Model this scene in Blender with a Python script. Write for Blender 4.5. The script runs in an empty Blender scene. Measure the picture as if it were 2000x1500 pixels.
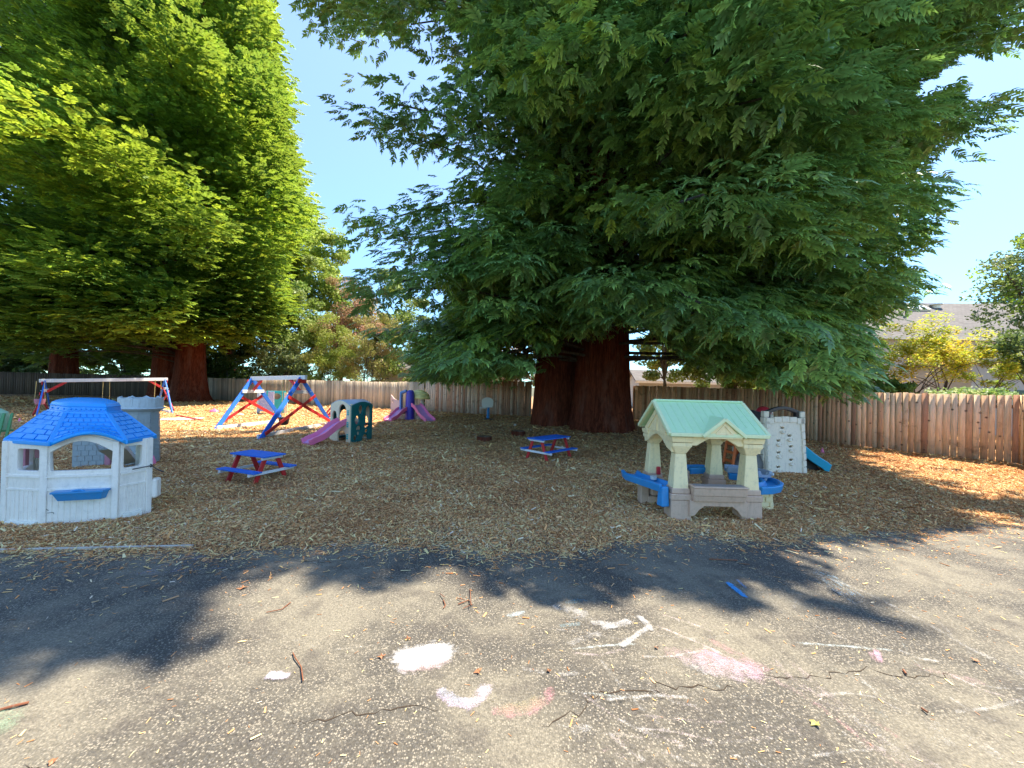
import bpy, math, random
import numpy as np
from mathutils import Vector, Matrix

# ------------------------------------------------------------------ camera, sky, sun, exposure
SC = bpy.context.scene
COL = SC.collection
FPX, CX, CY, CAMZ = 751.0, 1000.0, 750.0, 1.65
ROLL, PITCH = math.radians(1.5), math.radians(0.35)
_cr, _sr, _cp, _sp = math.cos(ROLL), math.sin(ROLL), math.cos(PITCH), math.sin(PITCH)
FWD = Vector((0, _cp, _sp)); _up0 = Vector((0, -_sp, _cp)); _rt0 = Vector((1, 0, 0))
RGT = _rt0 * _cr + _up0 * _sr
UPV = -_rt0 * _sr + _up0 * _cr
CAMP = Vector((0, 0, CAMZ))
cam = bpy.data.objects.new('camera', bpy.data.cameras.new('camera'))
COL.objects.link(cam)
cam.data.sensor_width = 36.0
cam.data.lens = FPX / 2000.0 * 36.0
cam.data.clip_start = 0.05
cam.data.clip_end = 2000
cam.matrix_world = Matrix(((RGT.x, UPV.x, -FWD.x, CAMP.x), (RGT.y, UPV.y, -FWD.y, CAMP.y),
                           (RGT.z, UPV.z, -FWD.z, CAMP.z), (0, 0, 0, 1)))
SC.camera = cam

SUN_EL, SUN_AZ = math.radians(63), math.radians(60)      # azimuth measured from +Y towards +X
SUNV = Vector((math.sin(SUN_AZ) * math.cos(SUN_EL), math.cos(SUN_AZ) * math.cos(SUN_EL), math.sin(SUN_EL)))
world = bpy.data.worlds.new('World'); SC.world = world; world.use_nodes = True
wn = world.node_tree; wn.nodes.clear()
_o = wn.nodes.new('ShaderNodeOutputWorld'); _b = wn.nodes.new('ShaderNodeBackground')
sky = wn.nodes.new('ShaderNodeTexSky'); sky.sky_type = 'NISHITA'; sky.sun_disc = False
sky.sun_elevation = SUN_EL; sky.sun_rotation = SUN_AZ
sky.air_density = 0.85; sky.dust_density = 0.0; sky.ozone_density = 2.6; sky.altitude = 50
_t = wn.nodes.new('ShaderNodeMix'); _t.data_type = 'RGBA'; _t.blend_type = 'MULTIPLY'; _t.inputs[0].default_value = 1.0
_tc = wn.nodes.new('ShaderNodeTexCoord'); _sx = wn.nodes.new('ShaderNodeSeparateXYZ'); wn.links.new(_tc.outputs['Generated'], _sx.inputs[0])
_r = wn.nodes.new('ShaderNodeValToRGB'); wn.links.new(_sx.outputs[2], _r.inputs[0])      # tint put over the sky: dimmer and bluer towards the horizon
_r.color_ramp.elements[0].position = 0.0; _r.color_ramp.elements[0].color = (0.30, 0.50, 0.56, 1)
_r.color_ramp.elements[1].position = 0.62; _r.color_ramp.elements[1].color = (0.94, 0.87, 0.85, 1)
wn.links.new(_r.outputs[0], _t.inputs[7]); wn.links.new(sky.outputs[0], _t.inputs[6])
wn.links.new(_t.outputs[2], _b.inputs[0]); wn.links.new(_b.outputs[0], _o.inputs[0])
_b.inputs[1].default_value = 0.15
sl = bpy.data.lights.new('sun', 'SUN'); sl.energy = 3.7; sl.angle = math.radians(0.53); sl.color = (1.0, 0.90, 0.74)
so = bpy.data.objects.new('sun', sl); COL.objects.link(so)
so.rotation_euler = (-SUNV).to_track_quat('-Z', 'Y').to_euler(); so.location = (0, 0, 60)
SC.view_settings.view_transform = 'Standard'; SC.view_settings.look = 'None'
SC.view_settings.gamma = 1.0; SC.view_settings.exposure = 1.96
SC.render.engine = 'CYCLES'
SC.cycles.max_bounces = 6; SC.cycles.diffuse_bounces = 3; SC.cycles.glossy_bounces = 2
SC.cycles.transmission_bounces = 4; SC.cycles.transparent_max_bounces = 8
SC.cycles.use_denoising = True
SC.cycles.caustics_reflective = False; SC.cycles.caustics_refractive = False

# ------------------------------------------------------------------ pixel -> world helpers
def ray(px, py): return FWD * FPX + RGT * (px - CX) + UPV * (CY - py)
def G(px, py, z=0.0):
    r = ray(px, py); t = (z - CAMZ) / r.z
    return CAMP + r * t
def P(px, py, depth):
    r = ray(px, py); return CAMP + r * (depth / r.y)
def GD(px, depth, z=0.0):            # point at pixel column, given depth and height
    lo, hi = -3000.0, 6000.0
    for _ in range(50):
        m = (lo + hi) / 2
        if P(px, m, depth).z > z: lo = m
        else: hi = m
    return P(px, lo, depth)
def project(V):                      # (n,3) -> px, py, depth
    d = np.asarray(V) - np.array(CAMP)
    f = d @ np.array(FWD); r = d @ np.array(RGT); u = d @ np.array(UPV)
    fs = np.where(f > 0.1, f, 0.1)
    return CX + FPX * r / fs, CY - FPX * u / fs, f
def in_poly(x, y, poly):
    x = np.asarray(x); y = np.asarray(y); c = np.zeros(x.shape, bool)
    n = len(poly); j = n - 1
    for i in range(n):
        xi, yi = poly[i][0], poly[i][1]; xj, yj = poly[j][0], poly[j][1]
        if yi != yj:
            c ^= ((yi > y) != (yj > y)) & (x < (xj - xi) * (y - yi) / (yj - yi) + xi)
        j = i
    return c

# ------------------------------------------------------------------ materials
MATS = {}
def nodes(name):
    m = bpy.data.materials.new(name); m.use_nodes = True; nt = m.node_tree
    return m, nt, nt.nodes['Principled BSDF']
def N(nt, typ, **kw):
    n = nt.nodes.new(typ)
    for k, v in kw.items():
        if k.startswith('i_'): n.inputs[k[2:].replace('_', ' ')].default_value = v
        else: setattr(n, k, v)
    return n
def ramp(nt, fac, stops, interp='LINEAR'):
    r = nt.nodes.new('ShaderNodeValToRGB'); r.color_ramp.interpolation = interp
    el = r.color_ramp.elements
    while len(el) < len(stops): el.new(0.5)
    for e, (p, c) in zip(el, stops):
        e.position = p; e.color = (c[0], c[1], c[2], 1) if hasattr(c, '__len__') else (c, c, c, 1)
    nt.links.new(fac, r.inputs[0]); return r.outputs[0]
def mixc(nt, fac, a, b, mode='MIX'):
    m = nt.nodes.new('ShaderNodeMix'); m.data_type = 'RGBA'; m.blend_type = mode
    for inp, v in ((m.inputs[0], fac), (m.inputs[6], a), (m.inputs[7], b)):
        if isinstance(v, bpy.types.NodeSocket): nt.links.new(v, inp)
        elif hasattr(v, '__len__'): inp.default_value = (v[0], v[1], v[2], 1)
        else: inp.default_value = v
    return m.outputs[2]
def objcoord(nt, scale=(1, 1, 1)):
    tc = nt.nodes.new('ShaderNodeTexCoord'); mp = nt.nodes.new('ShaderNodeMapping')
    mp.inputs['Scale'].default_value = scale; nt.links.new(tc.outputs['Object'], mp.inputs[0]); return mp.outputs[0]
def noise(nt, vec, scale, detail=3, rough=0.5):
    n = N(nt, 'ShaderNodeTexNoise'); n.inputs['Scale'].default_value = scale
    n.inputs['Detail'].default_value = detail; n.inputs['Roughness'].default_value = rough
    nt.links.new(vec, n.inputs['Vector']); return n.outputs['Fac']
def bump(nt, bs, h, strength=0.3, dist=0.01):
    b = nt.nodes.new('ShaderNodeBump'); b.inputs['Strength'].default_value = strength
    b.inputs['Distance'].default_value = dist; nt.links.new(h, b.inputs['Height'])
    nt.links.new(b.outputs[0], bs.inputs['Normal'])

def plastic(name, col, rough=0.45, fade=0.25, dirt=0.22, dirtcol=(0.22, 0.18, 0.13)):
    if name in MATS: return MATS[name]
    m, nt, bs = nodes(name); v = objcoord(nt)
    f1 = noise(nt, v, 3.0, 5, 0.6); pale = tuple(c * 0.72 + 0.22 * max(col) for c in col)
    c = mixc(nt, ramp(nt, f1, [(0.38, 0.0), (0.72, fade)]), col, pale)
    f2 = noise(nt, v, 17.0, 6, 0.7)
    c = mixc(nt, ramp(nt, f2, [(0.5, 0.0), (0.74, dirt)]), c, dirtcol)
    f3 = noise(nt, objcoord(nt, (9, 9, 1.2)), 3.0, 4, 0.6)
    c = mixc(nt, ramp(nt, f3, [(0.52, 0.0), (0.8, dirt * 0.9)]), c, dirtcol)
    nt.links.new(c, bs.inputs['Base Color']); bs.inputs['Roughness'].default_value = rough
    bump(nt, bs, f2, 0.10, 0.004)
    MATS[name] = m; return m
def paintwood(name, col, wear=0.35, under=(0.42, 0.33, 0.24), axis=(14, 14, 1.2)):
    if name in MATS: return MATS[name]
    m, nt, bs = nodes(name)
    f = noise(nt, objcoord(nt, axis), 3.0, 6, 0.7); g = noise(nt, objcoord(nt), 9.0, 5, 0.6)
    c = mixc(nt, ramp(nt, g, [(0.35, 0.0), (0.7, 0.3)]), col, tuple(x * 0.6 for x in col))
    c = mixc(nt, ramp(nt, f, [(0.56, 0.0), (0.66, wear)]), c, under)
    nt.links.new(c, bs.inputs['Base Color']); bs.inputs['Roughness'].default_value = 0.6
    bump(nt, bs, f, 0.25, 0.004); MATS[name] = m; return m

WHITE = plastic('white_plastic', (0.90, 0.82, 0.72), 0.45, 0.2, 0.25, (0.30, 0.27, 0.20))
OFFW = plastic('cream_trim', (0.82, 0.78, 0.66), 0.5, 0.1, 0.25)
BLUER = plastic('blue_roof_plastic', (0.005, 0.32, 0.82), 0.38, 0.10, 0.06)
BLUEP = plastic('blue_plastic', (0.012, 0.25, 0.58), 0.38, 0.25, 0.15)
GREYP = plastic('grey_castle_plastic', (0.34, 0.39, 0.40), 0.5, 0.2, 0.3)
GREYL = plastic('light_grey_plastic', (0.52, 0.58, 0.60), 0.5, 0.2, 0.25)
PINKD = plastic('dusty_pink_plastic', (0.50, 0.19, 0.25), 0.45, 0.3, 0.15)
PINK = plastic('pink_slide_plastic', (0.92, 0.20, 0.38), 0.30, 0.30, 0.08)
LILAC = plastic('faded_lilac_plastic', (0.62, 0.30, 0.60), 0.30, 0.35, 0.08)
PURPLE = plastic('purple_plastic', (0.05, 0.03, 0.42), 0.35, 0.1, 0.05)
BEIGE = plastic('beige_plastic', (0.85, 0.68, 0.46), 0.5, 0.25, 0.25)
CREAM = plastic('cream_plastic', (0.98, 0.78, 0.42), 0.5, 0.25, 0.35, (0.34, 0.30, 0.18))
CREAMG = plastic('cream_yellow_trim', (0.78, 0.82, 0.46), 0.5, 0.2, 0.15)
MINT = plastic('mint_roof_plastic', (0.60, 0.83, 0.48), 0.42, 0.28, 0.12, (0.20, 0.32, 0.24))
TAUPE = plastic('taupe_plastic', (0.62, 0.41, 0.28), 0.5, 0.3, 0.3, (0.14, 0.10, 0.07))
STONEP = plastic('stone_white_plastic', (0.90, 0.76, 0.58), 0.55, 0.2, 0.35, (0.32, 0.27, 0.21))
BROWNP = plastic('dark_brown_plastic', (0.035, 0.022, 0.02), 0.4, 0.1, 0.1)
TEALD = plastic('dark_teal_plastic', (0.0, 0.14, 0.14), 0.35, 0.15, 0.06)
TEAL = plastic('teal_plastic', (0.02, 0.48, 0.46), 0.35, 0.2, 0.1)
SKYB = plastic('sky_blue_slide_plastic', (0.02, 0.42, 0.62), 0.35, 0.2, 0.08)
REDP = plastic('red_plastic', (0.52, 0.015, 0.03), 0.35, 0.15, 0.08)
ORANGE = plastic('orange_plastic', (0.62, 0.13, 0.02), 0.4, 0.2, 0.12)
YELLOWP = plastic('pale_yellow_plastic', (0.95, 0.82, 0.30), 0.45, 0.3, 0.1)
GREENP = plastic('green_plastic', (0.10, 0.36, 0.16), 0.45, 0.3, 0.1)
BLACKP = plastic('black_plastic', (0.012, 0.012, 0.014), 0.4, 0.05, 0.1)
ROCKP = plastic('grey_rock_plastic', (0.17, 0.16, 0.15), 0.7, 0.2, 0.4)
WBLUE = paintwood('blue_painted_wood', (0.015, 0.16, 0.68), 0.25, (0.30, 0.36, 0.45))
WRED = paintwood('red_painted_wood', (0.56, 0.02, 0.02), 0.3, (0.40, 0.22, 0.18))
WWHITE = paintwood('white_painted_wood', (0.78, 0.77, 0.75), 0.5, (0.40, 0.36, 0.32))
ROPE = paintwood('yellow_rope', (0.55, 0.42, 0.15), 0.2)

def bark(name, c1, c2, sx=5.0):
    m, nt, bs = nodes(name)
    v = objcoord(nt, (sx, sx, 0.35)); f = noise(nt, v, 2.2, 8, 0.65); g = noise(nt, objcoord(nt, (sx * 3, sx * 3, .9)), 3.0, 6, 0.7)
    c = mixc(nt, ramp(nt, f, [(0.32, 0.0), (0.66, 1.0)]), c1, c2)
    c = mixc(nt, ramp(nt, g, [(0.40, 0.75), (0.56, 0.0)]), c, tuple(x * 0.25 for x in c1))
    lg = noise(nt, objcoord(nt, (1, 1, .35)), 2.4, 6, .7); c = mixc(nt, ramp(nt, lg, [(0.52, 0.0), (0.70, 0.55)]), c, (c2[0] * .8, c2[1] * 1.5, c2[2] * 2.2))
    nt.links.new(c, bs.inputs['Base Color']); bs.inputs['Roughness'].default_value = 0.95
    bs.inputs['Specular IOR Level'].default_value = 0.15
    bump(nt, bs, g, 1.0, 0.06); return m
REDBARK = bark('redwood_bark', (0.11, 0.024, 0.012), (0.30, 0.075, 0.036))
GREYBARK = bark('grey_bark', (0.10, 0.075, 0.055), (0.24, 0.19, 0.15), 12)

def foliage(name, trans=(0.22, 0.30, 0.03), tfac=0.35, spec=0.25, rough=0.5):
    m, nt, bs = nodes(name); out = nt.nodes['Material Output']
    a = N(nt, 'ShaderNodeVertexColor'); a.layer_name = 'col'
    nt.links.new(a.outputs[0], bs.inputs['Base Color'])
    bs.inputs['Roughness'].default_value = rough; bs.inputs['Specular IOR Level'].default_value = spec
    t = N(nt, 'ShaderNodeBsdfTranslucent')
    tc = mixc(nt, 0.5, a.outputs[0], trans)
    nt.links.new(tc, t.inputs[0])
    mx = N(nt, 'ShaderNodeMixShader'); mx.inputs[0].default_value = tfac
    nt.links.new(bs.outputs[0], mx.inputs[1]); nt.links.new(t.outputs[0], mx.inputs[2])
    nt.links.new(mx.outputs[0], out.inputs[0]); return m
FOL_RED = foliage('redwood_foliage', (0.24, 0.40, 0.06), 0.40, 0.45, 0.40)
FOL_YEL = foliage('sunny_redwood_foliage', (0.42, 0.50, 0.04), 0.45, 0.2)
FOL_BROAD = foliage('broadleaf_foliage', (0.25, 0.32, 0.04), 0.40, 0.3)
FOL_MAPLE = foliage('maple_foliage', (0.50, 0.52, 0.04), 0.50, 0.2)
FOL_DRY = foliage('dry_foliage', (0.40, 0.22, 0.12), 0.35, 0.1)

# ------------------------------------------------------------------ mesh building
class MB:
    def __init__(s): s.v = []; s.f = []
    def add(s, vs, fs):
        o = len(s.v); s.v += [tuple(v) for v in vs]; s.f += [tuple(i + o for i in f) for f in fs]; return s
    def box(s, c, size, rz=0.0, ry=0.0, rx=0.0, taper=1.0):
        M = Matrix.Rotation(rz, 3, 'Z') @ Matrix.Rotation(ry, 3, 'Y') @ Matrix.Rotation(rx, 3, 'X'); c = Vector(c)
        vs = []
        for z in (-.5, .5):
            k = taper if z > 0 else 1.0
            for x, y in ((-.5, -.5), (.5, -.5), (.5, .5), (-.5, .5)):
                vs.append(c + M @ Vector((x * size[0] * k, y * size[1] * k, z * size[2])))
        return s.add(vs, [(3, 2, 1, 0), (4, 5, 6, 7), (0, 1, 5, 4), (1, 2, 6, 5), (2, 3, 7, 6), (3, 0, 4, 7)])
    def bar(s, a, b, w, h, up=(0, 0, 1)):          # w across 'up x dir', h along up
        a, b, up = Vector(a), Vector(b), Vector(up); d = (b - a).normalized(); sd = d.cross(up)
        if sd.length < 1e-4: sd = d.cross(Vector((1, 0, 0)))
        sd.normalize(); u = sd.cross(d).normalized(); vs = []
        for p in (a, b):
            for i, j in ((-1, -1), (1, -1), (1, 1), (-1, 1)): vs.append(p + sd * (i * w / 2) + u * (j * h / 2))
        return s.add(vs, [(3, 2, 1, 0), (4, 5, 6, 7), (0, 1, 5, 4), (1, 2, 6, 5), (2, 3, 7, 6), (3, 0, 4, 7)])
    def tube(s, pts, r, n=10, cap=True):
        pts = [Vector(p) for p in pts]; rs = r if hasattr(r, '__len__') else [r] * len(pts); vs = []; fs = []
        ref = Vector((0, 0, 1))
        for i, p in enumerate(pts):
            d = (pts[min(i + 1, len(pts) - 1)] - pts[max(i - 1, 0)]).normalized()
            a = d.cross(ref if abs(d.dot(ref)) < .95 else Vector((1, 0, 0))).normalized(); b = d.cross(a)
            for k in range(n):
                t = 2 * math.pi * k / n; vs.append(p + (a * math.cos(t) + b * math.sin(t)) * rs[i])
        for i in range(len(pts) - 1):
            for k in range(n):
                fs.append((i * n + k, i * n + (k + 1) % n, (i + 1) * n + (k + 1) % n, (i + 1) * n + k))
        if cap: fs += [tuple(range(n - 1, -1, -1)), tuple(range((len(pts) - 1) * n, len(pts) * n))]
        return s.add(vs, fs)
    def lathe(s, c, prof, n=20, a0=0.0, sx=1.0, sy=1.0, cap=True):
        c = Vector(c); vs = []; fs = []
        for r, z in prof:
            for k in range(n):
                t = a0 + 2 * math.pi * k / n; vs.append(c + Vector((r * sx * math.cos(t), r * sy * math.sin(t), z)))
        for i in range(len(prof) - 1):
            for k in range(n): fs.append((i * n + k, i * n + (k + 1) % n, (i + 1) * n + (k + 1) % n, (i + 1) * n + k))
        if cap: fs += [tuple(range(n - 1, -1, -1)), tuple(range((len(prof) - 1) * n, len(prof) * n))]
        return s.add(vs, fs)
    def prism(s, base, top):                        # two rings of equal length
        n = len(base)
        return s.add(list(base) + list(top), [tuple(range(n - 1, -1, -1)), tuple(range(n, 2 * n))] +
                     [(i, (i + 1) % n, n + (i + 1) % n, n + i) for i in range(n)])
    def sweep(s, pts, side, prof):                  # prof: closed (lateral, up) outline, carried along pts
        pts = [Vector(p) for p in pts]; side = Vector(side).normalized(); vs = []; fs = []; m = len(prof)
        for i, p in enumerate(pts):
            d = (pts[min(i + 1, len(pts) - 1)] - pts[max(i - 1, 0)]).normalized(); u = side.cross(d).normalized()
            for a, b in prof: vs.append(p + side * a + u * b)
        for i in range(len(pts) - 1):
            for k in range(m): fs.append((i * m + k, i * m + (k + 1) % m, (i + 1) * m + (k + 1) % m, (i + 1) * m + k))
        fs += [tuple(range(m - 1, -1, -1)), tuple(range((len(pts) - 1) * m, len(pts) * m))]
        return s.add(vs, fs)
    def tiles(s, a, b, c, d, rows, cols, gap=0.08, th=0.006, stagger=True, tilt=0.0, rgap=None):
        # raised tiles on the quad a-b (bottom) d-c (top)
        a, b, c, d = map(Vector, (a, b, c, d)); nrm = (b - a).cross(d - a).normalized()
        rgap = gap if rgap is None else rgap
        def q(u, v): return (a * (1 - u) + b * u) * (1 - v) + (d * (1 - u) + c * u) * v
        for r in range(rows):
            off = 0.5 if (stagger and r % 2) else 0.0
            for k in range(-1 if off else 0, cols):
                u0 = (k + off + gap / 2) / cols; u1 = (k + 1 + off - gap / 2) / cols
                u0 = max(u0, 0.004); u1 = min(u1, 0.996)
                if u1 - u0 < 0.15 / cols: continue
                v0 = (r + rgap / 2) / rows; v1 = (r + 1 - rgap / 2) / rows
                B = [q(u0, v0), q(u1, v0), q(u1, v1), q(u0, v1)]; e = nrm * 0.003
                s.prism([p - e for p in B], [B[0] + nrm * (th + tilt), B[1] + nrm * (th + tilt), B[2] + nrm * th, B[3] + nrm * th])
        return s

def mesh_from(name, v, f):
    me = bpy.data.meshes.new(name); me.from_pydata(v, [], f); me.validate(); return me
def finish(me, mats, smooth=35):
    me.materials.clear()
    for m in (mats if isinstance(mats, (list, tuple)) else [mats]): me.materials.append(m)
    if smooth:
        me.shade_smooth(); me.set_sharp_from_angle(angle=math.radians(smooth))
def tag(o, label=None, cat=None, group=None, kind=None):
    if label: o['label'] = label
    if cat: o['category'] = cat
    if group: o['group'] = group
    if kind: o['kind'] = kind
    return o
def link(name, me, parent=None, loc=None):
    o = bpy.data.objects.new(name, me); COL.objects.link(o)
    if parent is not None: o.parent = parent
    if loc is not None: o.location = loc
    return o
def bevel(o, w, seg=2):
    b = o.modifiers.new('bevel', 'BEVEL'); b.width = w; b.segments = seg; b.limit_method = 'ANGLE'
    b.angle_limit = math.radians(35); b.harden_normals = True
def solid(name, mb, mat, parent=None, bev=0.0, smooth=35, off=None, seg=2):
    v = mb.v if off is None else [(p[0] - off[0], p[1] - off[1], p[2] - off[2]) for p in mb.v]
    me = mesh_from(name, v, mb.f); finish(me, mat, smooth)
    o = link(name, me, parent)
    if bev: bevel(o, bev, seg)
    return o
class Thing:                                        # an Empty at the thing's base; parts given in world or local coordinates
    def __init__(s, name, label, cat, loc, rz=0.0, group=None):
        s.loc = Vector(loc); s.o = bpy.data.objects.new(name, None); COL.objects.link(s.o)
        s.o.location = s.loc; s.o.rotation_euler.z = rz; s.o.empty_display_size = 0.2
        tag(s.o, label, cat, group)
    def w(s, name, mb, mat, bev=0.0, parent=None, label=None, smooth=35, seg=2):   # world coordinates (rz must be 0)
        o = solid(name, mb, mat, parent or s.o, bev, smooth, s.loc, seg)
        if label: o['label'] = label
        return o
    def l(s, name, mb, mat, bev=0.0, parent=None, label=None, smooth=35, seg=2):
        o = solid(name, mb, mat, parent or s.o, bev, smooth, None, seg)
        if label: o['label'] = label
        return o
def plate(name, outer, holes, th, mat, parent=None, M=None, bev=0.006, off=None, extra=None):
    # flat board with real openings: outline and holes in (u, v), thickness th centred; M maps (u, v, w) to the parent's space
    cu = bpy.data.curves.new(name, 'CURVE'); cu.dimensions = '2D'; cu.fill_mode = 'BOTH'
    cu.extrude = max(th / 2 - bev, 0.001); cu.bevel_depth = bev; cu.bevel_resolution = 1; cu.offset = -bev
    for ring in [outer] + list(holes):
        sp = cu.splines.new('POLY'); sp.points.add(len(ring) - 1); sp.use_cyclic_u = True
        for p, q in zip(sp.points, ring): p.co = (q[0], q[1], 0, 1)
    tmp = bpy.data.objects.new(name, cu); me = bpy.data.meshes.new_from_object(tmp)
    bpy.data.objects.remove(tmp); bpy.data.curves.remove(cu)
    if M is not None: me.transform(M)
    if off is not None: me.transform(Matrix.Translation(-Vector(off)))
    me.name = name
    if extra:                                       # extra MB already in parent's space
        b2 = mesh_from('tmp', [tuple(Vector(p) - Vector(off or (0, 0, 0))) for p in extra.v], extra.f)
        import bmesh
        bm = bmesh.new(); bm.from_mesh(me); bm.from_mesh(b2); bm.to_mesh(me); bm.free(); bpy.data.meshes.remove(b2)
    finish(me, mat, 35)
    return link(name, me, parent)
def frame2(a, b, up=(0, 0, 1)):                      # u from a to b, v up, w = normal
    a, b, up = Vector(a), Vector(b), Vector(up); u = (b - a).normalized(); w = u.cross(up).normalized(); v = w.cross(u)
    return Matrix(((u.x, v.x, w.x, a.x), (u.y, v.y, w.y, a.y), (u.z, v.z, w.z, a.z), (0, 0, 0, 1))), (b - a).length
def ell(cx, cy, rx, ry, n=18, a0=0): return [(cx + rx * math.cos(a0 + 2 * math.pi * i / n), cy + ry * math.sin(a0 + 2 * math.pi * i / n)) for i in range(n)]
def rect(x0, y0, x1, y1, r=0.02):
    o = []
    for cx, cy, a in ((x1 - r, y0 + r, -90), (x1 - r, y1 - r, 0), (x0 + r, y1 - r, 90), (x0 + r, y0 + r, 180)):
        for k in range(4): t = math.radians(a + 30 * k); o.append((cx + r * math.cos(t), cy + r * math.sin(t)))
    return o
def archwin(x0, y0, x1, y1, rise=None, n=10):       # rectangle with arched head
    rise = (x1 - x0) / 2 if rise is None else rise; c = (x0 + x1) / 2
    o = [(x0, y0), (x1, y0)]
    for k in range(n + 1):
        t = math.pi * k / n; o.append((c + (x1 - x0) / 2 * math.cos(t), y1 - rise + rise * math.sin(t)))
    return o

# big numpy meshes ---------------------------------------------------
def np_mesh(name, V, F, C, mat, parent=None, off=None):
    """V (n,3), F list of (face array, corners) groups, C (n,3) colours"""
    me = bpy.data.meshes.new(name); V = np.asarray(V, np.float32)
    if off is not None: V = V - np.array(off, np.float32)
    me.vertices.add(len(V)); me.vertices.foreach_set('co', V.ravel())
    loops = np.concatenate([f.ravel() for f in F]); tot = np.concatenate([np.full(len(f), f.shape[1]) for f in F])
    me.loops.add(len(loops)); me.loops.foreach_set('vertex_index', loops.astype(np.int32))
    st = np.concatenate([[0], np.cumsum(tot)[:-1]])
    me.polygons.add(len(tot)); me.polygons.foreach_set('loop_start', st.astype(np.int32)); me.polygons.foreach_set('loop_total', tot.astype(np.int32))
    if C is not None:
        ca = me.color_attributes.new('col', 'FLOAT_COLOR', 'POINT')
        ca.data.foreach_set('color', np.concatenate([C, np.ones((len(C), 1))], 1).astype(np.float32).ravel())
    me.update(calc_edges=True); me.materials.append(mat)
    return link(name, me, parent)

# ================================================================== THE SETTING
rng = np.random.default_rng(7); random.seed(7)
# ---- edge between asphalt and mulch, read along X
_edge_px = [(-900, 1095), (0, 1082), (200, 1080), (380, 1078), (500, 1076), (620, 1062), (700, 1062), (820, 1064), (900, 1072), (1000, 1082), (1080, 1078),
            (1180, 1066), (1280, 1048), (1360, 1040), (1430, 1050), (1500, 1058), (1580, 1046), (1700, 1040), (1850, 1030), (2000, 1012), (2600, 985)]
_e = [G(*p) for p in _edge_px]; EX = np.array([p.x for p in _e]); EY = np.array([p.y for p in _e])
def edge_y(x): return np.interp(x, EX, EY) + 0.05 * np.sin(np.asarray(x) * 7.3) + 0.04 * np.sin(np.asarray(x) * 17.1 + 1)

def ground_material():
    m, nt, bs = nodes('dry_lawn'); v = objcoord(nt); f = noise(nt, v, 0.6, 6, 0.7)
    c = ramp(nt, f, [(0.3, (0.05, 0.07, 0.025)), (0.6, (0.13, 0.11, 0.06)), (0.8, (0.09, 0.10, 0.04))])
    nt.links.new(c, bs.inputs['Base Color']); bs.inputs['Roughness'].default_value = 1; return m
g = MB().add([(-700, -300, -0.08), (700, -300, -0.08), (700, 1200, -0.08), (-700, 1200, -0.08)], [(0, 1, 2, 3)])
tag(solid('ground', g, ground_material(), smooth=0), kind='structure')

def asphalt_material():
    m, nt, bs = nodes('worn_asphalt'); v = objcoord(nt)
    vo = N(nt, 'ShaderNodeTexVoronoi'); vo.inputs['Scale'].default_value = 105; nt.links.new(v, vo.inputs['Vector'])
    sep = N(nt, 'ShaderNodeSeparateColor'); nt.links.new(vo.outputs['Color'], sep.inputs[0])
    cell = sep.outputs[0]; hue = sep.outputs[1]
    stone = mixc(nt, hue, (0.34, 0.29, 0.215), (0.21, 0.19, 0.15))
    mid = ramp(nt, cell, [(0.0, (0.056, 0.053, 0.046)), (0.55, (0.119, 0.109, 0.092))])
    big = noise(nt, v, 0.9, 6, 0.62); big2 = noise(nt, v, 3.7, 5, 0.65)
    th = N(nt, 'ShaderNodeMath', operation='SUBTRACT'); th.inputs[0].default_value = 1.10; nt.links.new(big, th.inputs[1])
    gt = N(nt, 'ShaderNodeMath', operation='GREATER_THAN'); nt.links.new(cell, gt.inputs[0]); nt.links.new(th.outputs[0], gt.inputs[1])
    c = mixc(nt, gt.outputs[0], mid, stone)
    # matrix between the stones
    edge = ramp(nt, vo.outputs['Distance'], [(0.35, 0.0), (0.62, 1.0)])
    c = mixc(nt, edge, c, (0.086, 0.076, 0.059))
    c = mixc(nt, ramp(nt, big, [(0.44, 0.0), (0.58, 0.75)]), c, (0.221, 0.195, 0.142))      # dusty patches
    c = mixc(nt, ramp(nt, big2, [(0.52, 0.0), (0.68, 0.6)]), c, (0.073, 0.063, 0.053))
    fine = noise(nt, v, 60, 4, 0.7)
    c = mixc(nt, 0.7, c, ramp(nt, fine, [(0.3, (.36, .37, .39)), (0.7, (1.38, 1.40, 1.46))]), 'MULTIPLY')
    nt.links.new(c, bs.inputs['Base Color']); bs.inputs['Roughness'].default_value = 0.9
    bs.inputs['Specular IOR Level'].default_value = 0.3
    bump(nt, bs, vo.outputs['Distance'], 0.6, -0.006); return m
ASPH = asphalt_material()
xs = np.linspace(-16, 16, 321)
mb = MB(); vs = [(x, -8, 0) for x in xs] + [(x, float(edge_y(x)) + 0.5, 0) for x in xs]; n = len(xs)
mb.add(vs, [(i, i + 1, n + i + 1, n + i) for i in range(n - 1)])
asphalt = tag(solid('asphalt_pavement', mb, ASPH, smooth=0), kind='structure')

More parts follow.
